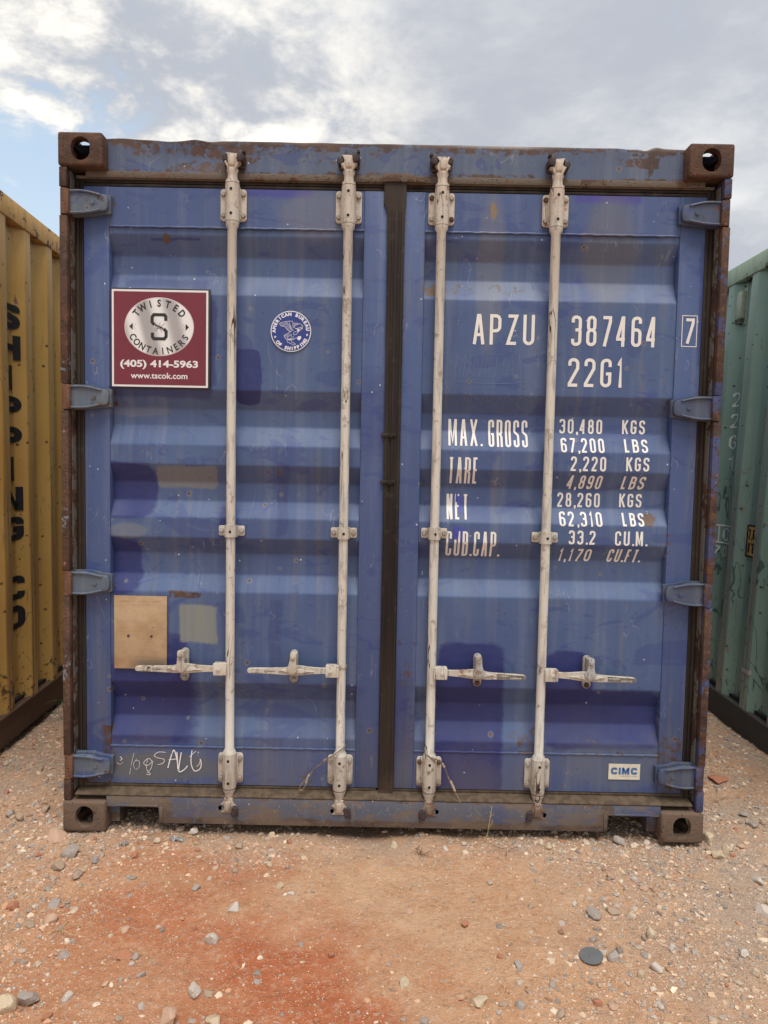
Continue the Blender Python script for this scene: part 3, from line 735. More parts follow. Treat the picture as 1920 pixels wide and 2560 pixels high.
# gaskets
def gasket(name, segs):
    bm = bmesh.new()
    for s in segs: bx(bm, *s, bev=.0025)
    return finish(bm, name, M_RUB, BLUE)
for sx in (-1, 1):
    gasket("door_gasket", [(sx * 1.150, sx * 1.1858, .066, .10, .150, 2.448), (sx * 1.151, sx * 1.158, .058, .068, .150, 2.440), (sx * 1.168, sx * 1.178, .060, .068, .150, 2.44)])
gasket("door_gasket", [(-1.178, -.036, .070, .098, 2.4215, 2.449), (-1.15, -.036, .060, .072, 2.424, 2.434), (-1.16, -.036, .064, .072, 2.438, 2.4465)])
gasket("door_gasket", [(.036, 1.178, .070, .098, 2.4215, 2.449), (.036, 1.15, .060, .072, 2.424, 2.434), (.036, 1.16, .064, .072, 2.438, 2.4465)])
gasket("door_gasket", [(-1.178, 1.178, .074, .098, .140, .170), (-1.16, -.03, .058, .076, .156, .1665), (.03, 1.16, .058, .076, .156, .1665)])
# centre seal with its wider head block and two wrapped straps
bm = bmesh.new(); _rw = random.Random(3)
prism(bm, [(-.0205, .150)] + [(-.0205 - .005 * k / 26 + _rw.uniform(-.0012, .0012), .23 + .08 * k) for k in range(26)] + [(-.0255, 2.352), (-.040, 2.374), (-.040, 2.468), (.042, 2.468), (.042, 2.366), (.0375, 2.348)] + [(.0372 - .0022 * k / 26 + _rw.uniform(-.0012, .0012), 2.23 - .08 * k) for k in range(26)] + [(.0350, .150)], .047, .062, bev=.002)
for x, hw in ((-.016, .0022), (-.006, .0018), (.006, .0035), (.020, .0020), (.030, .0032)): bx(bm, x - hw, x + hw, .0435, .0485, .16, 2.35, bev=.001)
finish(bm, "center_seal", M_RUB, BLUE)
bm = bmesh.new(); prism(bm, [(-.045, 2.452), (-.045, 2.484), (.055, 2.482), (.078, 2.468), (.11, 2.466), (.11, 2.452)], .040, .0465, bev=.002); finish(bm, "seal_cap_plate", M_LEDGE, BLUE)
for z in (1.528, 1.352):
    bm = bmesh.new(); bx(bm, -.034, .022, .040, .060, z - .007, z + .007, bev=.003); bx(bm, -.005, .007, .036, .046, z - .010, z - .001, bev=.002); finish(bm, "seal_strap", M_RUB, BLUE)
# header beam with bent top edge
V = []; F = []; nxh, nzh = 220, 9
def hd_top(x):
    s = 0.0
    s -= .004 * math.exp(-((x + .83) / .05) ** 2) + .004 * math.exp(-((x + .68) / .03) ** 2) - .004 * math.exp(-((x + .74) / .03) ** 2)
    s -= .007 * math.exp(-((x - .915) / .022) ** 2) - .005 * math.exp(-((x - .955) / .02) ** 2) + .003 * math.exp(-((x - .86) / .03) ** 2) - .003 * math.exp(-((x + 1.0) / .05) ** 2)
    return s + .002 * (float(vnoise(x, 1.1, 12, 1)) - .5)
for j in range(nzh + 5):
    for i in range(nxh):
        x = -1.062 + 2.124 * i / (nxh - 1)
        if j <= nzh:
            t = j / nzh; z = 2.474 + (.114 + hd_top(x)) * t; y = .058 + .004 * (float(vnoise(x, z, 6, 2)) - .5) + (.006 * math.exp(-((x + .75) / .2) ** 2) * math.sin(t * 3.1)) - .003 * t * t
        elif j == nzh + 1: z = 2.591 + hd_top(x); y = .057
        elif j == nzh + 2: z = 2.593 + hd_top(x); y = .062
        elif j == nzh + 3: z = 2.592 + hd_top(x) * .6; y = .09
        else: z = 2.589; y = .18
        V.append((x, y, z))
for j in range(nzh + 4):
    for i in range(nxh - 1): a = j * nxh + i; F.append((a, a + 1, a + nxh + 1, a + nxh))
k = len(V); V += [(-1.062, .18, 2.474), (1.062, .18, 2.474)]
F.append((0, k, k + 1, nxh - 1)); F.append((k, (nzh + 4) * nxh, (nzh + 4) * nxh + nxh - 1, k + 1))
me = bpy.data.meshes.new("header_beam"); me.from_pydata(V, [], F); me.materials.append(M_HEADER)
for p in me.polygons: p.use_smooth = True
me.set_sharp_from_angle(angle=R(50)); link_mesh("header_beam", me, BLUE)
bm = bmesh.new(); bx(bm, -1.14, 1.14, .051, .10, 2.4515, 2.4765, bev=.004); bx(bm, -1.176, 1.176, .058, .12, 2.449, 2.4595); finish(bm, "header_ledge", M_LEDGE, BLUE)
# door sill with two fork pockets
bm = bmesh.new()
prism(bm, [(-.856, .034), (-.842, .034), (.842, .034), (.857, .034), (.857, .094), (.862, .0975), (1.052, .0975), (1.058, .094), (1.058, .136), (-1.058, .136), (-1.058, .094), (-1.05, .0975), (-.862, .0975), (-.856, .093)], .014, .060, bev=.002)
bx(bm, -.856, .857, .058, .13, .036, .05); bx(bm, -1.056, -1.02, .05, .13, .02, .096); bx(bm, 1.02, 1.056, .05, .13, .02, .096)
for s in (-1, 1):      # pocket lips
    bx(bm, s * .859, s * 1.02, .0105, .02, .0985, .1035, bev=.0015)
    bx(bm, s * .842, s * .8545, .0105, .02, .037, .0965, bev=.0015)
finish(bm, "door_sill", M_SILL, BLUE)
bm = bmesh.new(); prism(bm, [(.0135, .1385), (.0135, .142), (.070, .158), (.12, .158), (.12, .1385)], -1.178, 1.178, plane='yz') ; finish(bm, "threshold", M_RUB, BLUE)

# hinges (local to the left side, mirrored for the right)
def hinge_mesh(low):
    bm = bmesh.new(); s = .0
    # blade outline seen from the front: rounded end on the door, widening to the barrel
    o = [(0, -.041), (.040, -.043), (.075, -.040), (.105, -.033), (.125, -.031), (.140, -.026), (.146, -.014), (.146, .014), (.140, .026), (.125, .031), (.095, .033), (.070, .042), (.040, .044), (0, .041)]
    prism(bm, o, .018, .030, bev=.003)
    prism(bm, [(.010, -.046), (.075, -.043), (.150, -.033), (.152, .032), (.110, .037), (.075, .047), (.010, .047)], .036, .0555)
    bx(bm, .02, .14, .028, .040, -.024, .024)
    for z in (.036, -.036):       # stiffening ridges
        tube(bm, smooth_path([(.0, .018, z * 1.06), (.04, .014, z * 1.08), (.075, .014, z), (.12, .017, z * .72)], 4), .0045, 8)
    # embossed foundry ring
    lathe(bm, [(.0145, .0088), (.0185, .0088)], .092, 0, 14, axis='y'); lathe(bm, [(.0135, .0058), (.0185, .0058)], .092, 0, 12, axis='y')
    me = bpy.data.meshes.new("hinge"); bmesh.ops.recalc_face_normals(bm, faces=bm.faces[:]); bm.to_mesh(me); bm.free()
    for p in me.polygons: p.use_smooth = True
    me.set_sharp_from_angle(angle=R(38)); return me
def barrel_mesh():
    bm = bmesh.new(); lathe(bm, [(-.046, .010), (-.0455, .0165), (.0455, .0165), (.046, .010)], 0, .020, 16); bx(bm, -.004, .018, .004, .030, -.043, .043, bev=.004)
    me = bpy.data.meshes.new("hinge_barrel"); bmesh.ops.recalc_face_normals(bm, faces=bm.faces[:]); bm.to_mesh(me); bm.free()
    for p in me.polygons: p.use_smooth = True
    me.set_sharp_from_angle(angle=R(38)); return me
H0, B0 = hinge_mesh(0), barrel_mesh(); H0r, B0r = H0.copy(), B0.copy()
H0.materials.append(M_HINGE); H0r.materials.append(M_HINGER); B0.materials.append(M_BARREL); B0r.materials.append(M_POST_R)
for sx, d, hm, bmm in ((-1, DL, H0, B0), (1, DR, H0r, B0r)):
    for z in (2.350, 1.646, .952, .249):
        h = link_mesh("hinge", hm, d); h.location = (sx * 1.192, 0, z); h.scale = (-sx, 1, 1)
        b = link_mesh("hinge_barrel", bmm, d); b.location = (sx * 1.2005, 0, z); b.scale = (-sx, 1, 1)

# ------------------------------------------------------------------ locking bars
def mk(bm, name, mats, smooth=38):
    me = bpy.data.meshes.new(name); bmesh.ops.recalc_face_normals(bm, faces=bm.faces[:]); bm.to_mesh(me); bm.free()
    for m_ in mats: me.materials.append(m_)
    for p in me.polygons: p.use_smooth = True
    me.set_sharp_from_angle(angle=R(smooth)); return me
BYC = .028
bm = bmesh.new()
lathe(bm, [(.128, .0165), (.134, .0185), (.150, .0175), (.160, .0225), (.168, .0235), (.1685, .0185), (.176, .0185), (.1765, .0245), (.186, .0245), (.1865, .016), (.306, .016), (.3065, .0245), (.316, .0235), (.326, .0172),
           (.60, .0168), (1.2, .0170), (1.8, .0168), (2.268, .0172), (2.278, .0235), (2.290, .0245), (2.2905, .016), (2.428, .016), (2.4285, .0245), (2.438, .0245), (2.439, .0185), (2.446, .0180), (2.462, .0172), (2.472, .0212), (2.479, .0205), (2.484, .0165)], 0, BYC, 24)
ME_ROD = mk(bm, "locking_bar", [M_ROD])
def bracket(h):
    bm = bmesh.new(); prism(bm, rrect(-.048, .048, -.058, .058, .012), .0465, .0545, bev=.002)
    lathe(bm, [(-.068, .0235), (-.0665, .0258), (.0665, .0258), (.068, .0235)], 0, BYC, 24)
    bx(bm, -.0256, .0256, BYC, .048, -.062, .062)
    for z in (-.043, .043): lathe(bm, [(.0012, .0052), (.0032, .0052)], 0, z, 12, mi=1, axis='y')
    for s in (-1, 1): bx(bm, s * .0245, s * .030, .040, .048, -.052, .052, bev=.002)
    return mk(bm, "bearing_bracket", [M_BRK, M_HOLE_SHADE])
ME_BRK = bracket(0)
def bolt(n=6, r=.0085, h=.0085):
    bm = bmesh.new(); lathe(bm, [(.0465, r * 1.15), (.0450, r * 1.2), (.0448, r)], 0, 0, 14, axis='y', cap=False); lathe(bm, [(.047, r), (.0465 - h + .0015, r), (.0465 - h, r * .8)], 0, 0, n if n == 6 else 14, axis='y')
    return bm
ME_BOLT = mk(bolt(), "bolt", [M_BOLT]); ME_BOLTR = mk(bolt(12), "bolt", [M_BOLTR])
def cam_mesh(mat):
    """forged cam end, drawn pointing up from z=0 (end of the bar)"""
    bm = bmesh.new()
    prism(bm, [(-.0145, -.008), (.0145, -.008), (.013, .006), (.024, .016), (.0255, .021), (.013, .020), (.009, .032), (.013, .038), (.022, .040), (.021, .046), (-.016, .049), (-.022, .046), (-.012, .039), (-.009, .030), (-.011, .020), (-.0235, .019), (-.0225, .014), (-.012, .006)], .010, .034, bev=.003)
    bx(bm, -.0095, .0095, .004, .040, .004, .040, bev=.004)
    return mk(bm, "locking_cam", [mat], 50)
ME_CAM, ME_CAMB = cam_mesh(M_BRK), cam_mesh(M_CAMLOW)
def keeper_mesh():
    bm = bmesh.new()
    prism(bm, [(.013, .018), (.029, .022), (.032, .036), (.026, .052), (.016, .054), (.011, .040)], .004, .054, bev=.004)
    prism(bm, [(-.013, .020), (-.027, .019), (-.031, .030), (-.026, .043), (-.013, .040)], .014, .054, bev=.004)
    bx(bm, -.027, .029, .046, .0575, .012, .046, bev=.003)
    bm2 = bm
    lathe(bm2, [(-.002, .004), (.012, .0045), (.03, .004)], .028, .050, 8, axis='y')
    return mk(bm, "cam_keeper", [M_KEEP], 50)
ME_KEEP = keeper_mesh()
def clamp_mesh():
    bm = bmesh.new(); w2 = .022
    for s in (-1, 1): prism(bm, rrect(min(s * .021, s * .049), max(s * .021, s * .049), -.019, .019, .006), .0445, .0535, bev=.0015)
    pts_o = []; pts_i = []
    for i in range(13):
        a = math.pi * i / 12; pts_o.append((.0225 * math.cos(a), BYC - .0225 * math.sin(a) * 1.0)); pts_i.append((.018 * math.cos(a), BYC - .018 * math.sin(a)))
    outl = [(.0225, .050)] + pts_o + [(-.0225, .050), (-.018, .050)] + pts_i[::-1] + [(.018, .050)]
    A = [bm.verts.new((x, y, -w2)) for x, y in outl]; B = [bm.verts.new((x, y, w2)) for x, y in outl]; n = len(outl)
    for i in range(n): bm.faces.new((A[i], A[(i + 1) % n], B[(i + 1) % n], B[i]))
    m3 = 13
    for i in range(n // 2 - 1):
        for L_ in (A, B):
            try: bm.faces.new((L_[i], L_[i + 1], L_[n - 2 - i], L_[n - 1 - i]))
            except ValueError: pass
    lathe(bm, [(.0040, .0048), (.0062, .0048)], .002, -.001, 12, mi=1, axis='y')
    return mk(bm, "rod_clamp", [M_BRK, M_HOLE_SHADE])
ME_CLAMP = clamp_mesh()
M_HUB = dust_metal("dusty_hub", base=(.57, .51, .42), rust=.08)
def hub_mesh():
    bm = bmesh.new(); prism(bm, rrect(.008, .058, -.0235, .0235, .005), .000, .006, bev=.0015); prism(bm, rrect(.008, .058, -.0215, .0215, .005), .024, .030, bev=.0015); bx(bm, .008, .018, .004, .026, -.021, .021, bev=.002)
    lathe(bm, [(.0005, .0074), (-.0028, .0080), (-.0042, .005)], .040, -.001, 14, axis='y')
    return mk(bm, "handle_hub", [M_HUB])
ME_HUB = hub_mesh()
HALF = [(.048, .0115), (.075, .0105), (.105, .0120), (.135, .0155), (.160, .0180), (.185, .0165), (.210, .0135), (.232, .0118), (.340, .0100), (.350, .0074), (.353, .004)]
def handle_mesh(flip):
    bm = bmesh.new(); o = [(a, b - .000 - (.004 if a > .2 else 0)) for a, b in HALF] + [(a, -b - (.004 if a > .2 else 0)) for a, b in HALF[::-1]]
    prism(bm, o, .007, .019, bev=.0025)
    # forged ridge, proud of the flat
    prism(bm, [(.100, -.003), (.140, .004), (.175, .009), (.215, .007), (.235, .000), (.20, -.006), (.15, -.0075)], .0005, .010, bev=.003)
    me = mk(bm, "handle", [M_HANDLE]); return me
ME_HND = handle_mesh(0)
M_TIP = plain("dark_worn_handle_tip", (.15, .135, .11), .6, .3, 60)
def emboss_text(parent, txt, cx, cz, h, wd, y, rot, name="embossed_lettering", mat=None, th=.0008):
    f = Flat(); f.text(txt, cx, cz, .02, .0006, rot, width=wd, height=h)
    return f.build(name, mat or M_ROD, parent, y)
def hasp_mesh(part):
    bm = bmesh.new()
    if part == 'plate': prism(bm, rrect(-.0155, .0155, -.063, .063, .0150, 6), .0405, .0545, bev=.003); bx(bm, -.010, .010, .020, .044, -.034, -.020, bev=.002); return mk(bm, "hasp_plate", [M_BOLT])
    prism(bm, [(-.011, .062), (-.006, .066), (.006, .066), (.012, .060), (.0125, .030), (.012, .018), (.021, .006), (.021, .000), (.008, -.016), (-.008, -.017), (-.021, -.002), (-.021, .005), (-.012, .016), (-.012, .034)], -.008, .003, bev=.003)
    prism(bm, [(-.011, .058), (.011, .058), (.011, .026), (-.011, .026)], .002, .042)
    lathe(bm, [(-.006, .0105), (-.0095, .0105), (-.010, .0074), (-.0155, .0080), (-.0165, .005)], 0, .050, 14, axis='y')
    return mk(bm, "hasp_cover", [M_HANDLE])
ME_HP, ME_HC = hasp_mesh('plate'), hasp_mesh('cover'); ME_HCD = ME_HC.copy(); ME_HCD.materials.clear(); ME_HCD.materials.append(dust_metal('grey_worn_hasp', base=(.36, .355, .35), dark=(.11, .11, .12), rust=.14))

BARS = [(-.591, -1, "outer left locking bar"), (-.169, -1, "inner left locking bar with wire twisted on it"), (.173, 1, "inner right locking bar"), (.589, 1, "outer right locking bar")]
RUSTB = {(2, 0), (2, 3), (2, 4), (2, 5), (3, 0)}
for bi, (bxx, sd, lab) in enumerate(BARS):
    rod = link_mesh("locking_bar", ME_ROD, BLUE); rod.location = (bxx, 0, 0); rod["label"] = lab
    rod.rotation_euler = (0, [R(-.05), R(0), R(-.03), R(.04)][bi], 0)
    def sub(me, name, loc, rot=(0, 0, 0), sc=(1, 1, 1)):
        o = link_mesh(name, me, rod); o.location = loc; o.rotation_euler = rot; o.scale = sc; return o
    q = 0
    for zc_ in (2.3585, .2415):
        sub(ME_BRK, "bearing_bracket", (0, 0, zc_))
        for a in (1, -1):
            for b in (-1, 1):
                o = sub(ME_BOLTR if (bi, q) in RUSTB else ME_BOLT, "bolt", (b * .0365, 0, zc_ + a * .038), (0, R(17 * (q * 5 % 7)), 0)); q += 1
    sub(ME_CAM, "locking_cam", (0, 0, 2.481), (0, R([2, -3, 4, -2][bi]), 0), (-sd if bi < 2 else -1, 1, 1) if False else ((1.2, 1, 1.05) if bi < 2 else (-1.2, 1, 1.05)))
    sub(ME_CAMB if bi > 1 else ME_CAM, "locking_cam", (0, 0, .130), (0, R([3, 2, -5, 4][bi]), 0), ((1.2, 1, -1.05) if bi < 2 else (-1.2, 1, -1.05)))
    for (zz_, fl) in ((2.481, 1), (.130, -1)):
        o = sub(ME_KEEP, "cam_keeper", (0, 0, zz_), (0, R([6, -4, -6, 3][bi]), 0), (1.35 if bi < 2 else -1.35, 1, fl * 1.15))
    sub(ME_CLAMP, "rod_clamp", (0, 0, 1.158 if bi < 2 else 1.163 - .008 * (bi - 2)))
    for b in (-1, 1): sub(ME_BOLT, "bolt", (b * .038, -.001, 1.158 if bi < 2 else 1.163 - .008 * (bi - 2)), (0, R(20 + 25 * b), 0))
    hz = .638
    tilt = [R(-.4), R(.8), R(1.6), R(2.0)][bi] * (1 if sd > 0 else 1)
    sub(ME_HUB, "handle_hub", (0, 0, hz), (0, 0, 0), (sd, 1, 1))
    hnd = sub(ME_HND, "handle", (sd * .0, -.003, hz + (.0 if sd < 0 else .003)), (0, tilt if sd > 0 else -tilt * 0, 0), (sd, 1, 1))
    zt = hz - (.008 if sd < 0 else .012)
    bmt = bmesh.new(); xa, xb = (.245, .3515); prism(bmt, [(xa, -.0135), (xb - .003, -.0115), (xb, -.004), (xb - .003, .0035), (xa, .0055)], .0064, .0068 + .013)
    tp = mk(bmt, "handle_tip", [M_TIP if sd > 0 else M_HANDLE]); o = sub(tp, "handle_tip", (0, -.003, hz + (.0 if sd < 0 else .003)), (0, tilt if sd > 0 else 0, 0), (sd, 1, 1))
    f = Flat()
    if sd > 0: zt = hz - .0015 - math.tan(tilt) * .29
    f.text("SAEJIN", sd * .268, zt + .0035, .012, .0004, 0, width=.042, height=.0065); f.text("SAEJIN", sd * .316, zt - .0035, .012, .0004, math.pi, width=.042, height=.0065)
    f.build("embossed_lettering", M_ROD if sd > 0 else M_TIP, rod, .0032)
    hx = sd * (.176 if bi != 1 else .182)
    sub(ME_HP, "hasp_plate", (hx, 0, .643)); sub(ME_HC if sd < 0 else ME_HCD, "hasp_cover", (hx, 0, .643), (0, R([-4, 3, -2, 3][bi]), 0))
    sub(ME_BOLTR if bi > 1 else ME_BOLT, "bolt", (hx, -.006, .643 - .050), (0, R(10), 0))

# ------------------------------------------------------------------ markings on the right door
def on_door(u, v, k): return (u, surf(u, v) - .0012 - .00025 * k, v)
LET = [("APZU", .301, .530, 1.872, 1.984, 0, .0118), ("387464", .667, .985, 1.873, 1.985, 0, .0118), ("22G1", .660, .868, 1.722, 1.828, 0, .0118),
       ("MAX.", .220, .345, 1.494, 1.596, 0, .0082), ("GROSS", .372, .521, 1.492, 1.596, 0, .0082), ("TARE", .222, .334, 1.352, 1.451, 0, .0082), ("NET", .220, .303, 1.215, 1.311, 0, .0082), ("CUB.CAP.", .219, .421, 1.074, 1.171, 0, .0082),
       ("30,480", .643, .806, 1.549, 1.604, 0, .0074), ("KGS", .882, .969, 1.551, 1.604, 0, .0074), ("67,200", .645, .809, 1.476, 1.532, 0, .0074), ("LBS", .886, .974, 1.480, 1.531, 0, .0074),
       ("2,220", .682, .815, 1.407, 1.462, 0, .0074), ("KGS", .891, .978, 1.410, 1.462, 0, .0074), ("4,890", .674, .810, 1.339, 1.391, 7, .0074), ("LBS", .882, .974, 1.341, 1.390, 7, .0074),
       ("28,260", .644, .807, 1.269, 1.324, 0, .0074), ("KGS", .881, .967, 1.272, 1.324, 0, .0074), ("62,310", .648, .811, 1.197, 1.252, 0, .0074), ("LBS", .888, .972, 1.201, 1.251, 0, .0074),
       ("33.2", .684, .785, 1.129, 1.182, 0, .0074), ("CU.M.", .859, .978, 1.127, 1.182, 0, .0074), ("1,170", .651, .780, 1.061, 1.111, 7, .0074), ("CU.FT.", .838, .970, 1.061, 1.113, 7, .0074)]
for tx, x0, x1, z0, z1, sl, t in LET:
    o = build_quads(layout(tx, x0, x1, z0, z1, t, sl, .44 if t > .007 and t < .009 else .46), "lettering", M_WHITE, DR, on_door, ROWS)
q = layout("7", 1.0865, 1.123, 1.888, 1.981, .0108)
o = build_quads(q, "lettering", M_WHITE, DR, on_door, ()); 
q = []; ribbon([Vector(p) for p in ((1.0775, 1.878), (1.132, 1.877), (1.132, 1.990), (1.0775, 1.991))], True, .0028, 0, q)
o = build_quads(q, "check_digit_frame", M_WHITE, DR, on_door, ())
# blue smears over NET and CUB, scratched MINERAL, chalk on the left door
q = []
for pts, t in (([(.2585, 1.312), (.258, 1.28)], .007), ([(.257, 1.19), (.256, 1.16), (.254, 1.14)], .020)): ribbon([Vector(p) for p in pts], False, t, 4, q)
build_quads(q, "paint_smear", plain("blue_smear", (.05, .06, .32), .5), DR, on_door, ROWS)
q = layout("MINERAL", .235, .500, 1.752, 1.836, .0014, 6, .5); ribbon([Vector((.262 + .0085 * i, 1.668 + .020 * math.sin(i * 1.9) + .010 * math.sin(i * .7))) for i in range(27)], False, .0011, 1, q)
ribbon([Vector(p) for p in ((.24, 1.735), (.33, 1.728), (.44, 1.729), (.51, 1.737))], False, .0015, 2, q); ribbon([Vector(p) for p in ((.26, 1.70), (.35, 1.66), (.44, 1.68), (.5, 1.63))], False, .0012, 3, q)
build_quads(q, "scratched_writing", M_SCRATCH, DR, on_door, ROWS)
SALT = [([(-.8372, .2927), (-.8708, .2939), (-.8876, .2803), (-.8746, .271), (-.8503, .2657), (-.854, .2504), (-.8745, .2443)], .0022),
        ([(-.8353, .2317), (-.8223, .2796), (-.8111, .3027), (-.7999, .2648), (-.7942, .221)], .0042), ([(-.8316, .2642), (-.7999, .2686)], .0030),
        ([(-.8000, .2960), (-.7960, .2229)], .004), ([(-.7831, .2949), (-.7931, .2229), (-.7737, .2252), (-.7588, .2427)], .0042),
        ([(-.7421, .3041), (-.7457, .2544), (-.7325, .2222), (-.7102, .2322), (-.7065, .2552), (-.7110, .2700)], .0036), ([(-.7514, .2772), (-.7272, .3006)], .0022), ([(-.724, .240), (-.716, .247), (-.708, .270)], .0020),
        ([(-.966, .2882), (-.975, .25), (-.983, .2039)], .0013), ([(-.9548, .2656), (-.9679, .2462), (-.9605, .2234), (-.9455, .2352), (-.9474, .2581), (-.9642, .2558)], .0013),
        ([(-.9156, .2664), (-.9287, .2508), (-.9156, .2396), (-.897, .2553), (-.9119, .2683), (-.9175, .2281), (-.9026, .2055), (-.9175, .2071), (-.9007, .2284), (-.8932, .2592)], .0020),
        ([(-1.020, .273), (-1.012, .266), (-1.018, .258)], .0028), ([(-1.032, .250), (-1.020, .243), (-1.008, .252)], .0012)]
for grp_ in (SALT[:8], SALT[8:]):
    q = []
    for i, (pts, t) in enumerate(grp_):
        P2 = [Vector((p.x, p.y)) for p in smooth_path([(a, b, 0) for a, b in pts], 5)]
        ribbon(P2, False, t, i % 5, q)
    build_quads(q, "chalk_writing", M_CHALK, DL, lambda u, v, k: (u, YF - .0008 - .0002 * k, v), ())

# ------------------------------------------------------------------ company sign, emblem, plates
SX0, SX1, SZ0, SZ1 = -1.048, -.676, 1.685, 2.053
sW, sH = SX1 - SX0, SZ1 - SZ0
M_BLACK = plain("sign_black", (.018, .016, .018), .4, .1); M_SWHITE = plain("sign_white", (.74, .72, .72), .4, .03)
M_MAROON = plain("sign_maroon", (.160, .018, .032), .38, .06, 8)
def silver():
    m_, g = newmat("sign_silver"); v = g.sep(coords(g, BLUE))
    wv = g.m('ADD', v[0], g.m('MULTIPLY', v[2], .25))
    s = g.m('SINE', g.m('MULTIPLY', wv, 62.0)); n = g.noise(g.comb(g.m('MULTIPLY', wv, 14), 0, 0), 1, 2)
    c = g.mix(g.ss(g.m('ADD', g.m('MULTIPLY', s, .5), g.m('MULTIPLY', n, .9)), .0, .95), (.36, .34, .34), (.76, .75, .73)); out(g, c, .35); return m_
M_SILVER = silver()
bm = bmesh.new(); bx(bm, SX0, SX1, .0478, .0535, SZ0, SZ1, bev=.001); sign = finish(bm, "company_sign", M_BLACK, BLUE); sign["label"] = "maroon company sign with a silver oval"
def sq(x0, x1, z0, z1): return [(x0, z0), (x1, z0), (x1, z1), (x0, z1)]
f = Flat(); f.poly(sq(SX0 + .0055, SX1 - .0085, SZ0 + .0055, SZ1 - .0055)); f.build("white_border", M_SWHITE, sign, .0470)
f = Flat(); f.poly(sq(SX0 + .013, SX1 - .016, SZ0 + .013, SZ1 - .013)); f.build("maroon_field", M_MAROON, sign, .0464)
ecx, ecz = SX0 + .489 * sW, SZ1 - .383 * sH; erx, erz = .347 * sW, .293 * sH
def ell(rx, rz, n=56): return [(ecx + rx * math.cos(2 * math.pi * i / n), ecz + rz * math.sin(2 * math.pi * i / n)) for i in range(n)]
f = Flat(); f.poly(ell(erx, erz)); f.build("oval_rim", plain("sign_pink_rim", (.66, .55, .57), .4, .03), sign, .0458)
f = Flat(); f.poly(ell(erx - .0028, erz - .0028)); f.build("silver_oval", M_SILVER, sign, .0452)
f = Flat(); f.arc("TWISTED", ecx, ecz, erx * .80, erz * .80, 145, 35, .030, .0009, height=.027); f.build("lettering", M_BLACK, sign, .0446); f = Flat(); f.arc("CONTAINERS", ecx, ecz, erx * .83, erz * .83, 205, 335, .030, .0006, inward=True, height=.025)
f.build("lettering", M_BLACK, sign, .0446); f = Flat()
# squared S with a twist of wire
sw, sh = .026, .044
S_ = [(ecx + sw * .95, ecz + sh * .50), (ecx + sw * .95, ecz + sh * .86), (ecx + sw * .75, ecz + sh), (ecx - sw * .75, ecz + sh), (ecx - sw, ecz + sh * .8), (ecx - sw, ecz + sh * .38), (ecx - sw * .65, ecz + sh * .15)]
f.line(S_, .0115)
f.line([(2 * ecx - x, 2 * ecz - z) for x, z in S_], .0115)
f.line([(ecx - sw * .55, ecz + sh * .16), (ecx + sw * .55, ecz - sh * .16)], .0075)
f.build('letter_mark', M_BLACK, sign, .0446)
for s in (-1, 1):
    f = Flat()
    f.poly([(ecx + s * (erx * .86), ecz), (ecx + s * (erx * .76), ecz + .0125), (ecx + s * (erx * .76), ecz - .0125)])
    f.build('arrow_mark', M_BLACK, sign, .0446)
f = Flat()
for (a, b, c_, d_) in ((-.020, .018, .012, -.020), (-.018, -.014, .021, .012), (-.021, -.004, .016, -.008), (-.012, -.018, .004, .016)): f.line([(ecx + a, ecz + b), (ecx + (a + c_) / 2 + .002, ecz + (b + d_) / 2 + .001), (ecx + c_, ecz + d_)], .0016)
for s in (-1, 1):
    f.line([(ecx + s * erx * .66, ecz + .012), (ecx + s * erx * .74, ecz), (ecx + s * erx * .66, ecz - .012)], .0007)
f.build("wire_twist_mark", plain("sign_grey", (.30, .29, .29), .4), sign, .0440)
f = Flat(); f.text("(405) 414-5963", SX0 + .488 * sW, SZ1 - .762 * sH, .04, .0013, 0, width=.779 * sW, height=.0345); f.build("lettering", M_SWHITE, sign, .0458); f = Flat(); f.text("www.tscok.com", SX0 + .488 * sW, SZ1 - .872 * sH, .03, .0005, 0, width=.568 * sW, height=.0225)
f.build("lettering", M_SWHITE, sign, .0458)

EC = (-.3785, 1.9065); ER = .0755
M_NAVY = plain("emblem_navy", (.024, .042, .215), .4, .08); M_EMW = plain("emblem_white", (.74, .74, .78), .45, .04)
def disc(c, r, n=48): return [(c[0] + r * math.cos(2 * math.pi * i / n), c[1] + r * math.sin(2 * math.pi * i / n)) for i in range(n)]
f = Flat(); f.poly(disc(EC, ER)); emb = f.build("round_emblem", M_EMW, BLUE, .0572); emb["label"] = "round navy emblem sticker with an eagle"
f = Flat(); f.poly(disc(EC, ER * .955)); f.build("emblem_field", M_NAVY, emb, .0566)
f = Flat(); f.arc("AMERICAN BUREAU", EC[0], EC[1], ER * .835, ER * .835, 180, 8, .0165, .0010); f.arc("OF SHIPPING", EC[0], EC[1], ER * .835, ER * .835, 221, 329, .0165, .0010, inward=True)
def EZ(p): return (EC[0] + (p[0] - 795) / 605 * ER, EC[1] - (p[1] - 815) / 605 * ER)
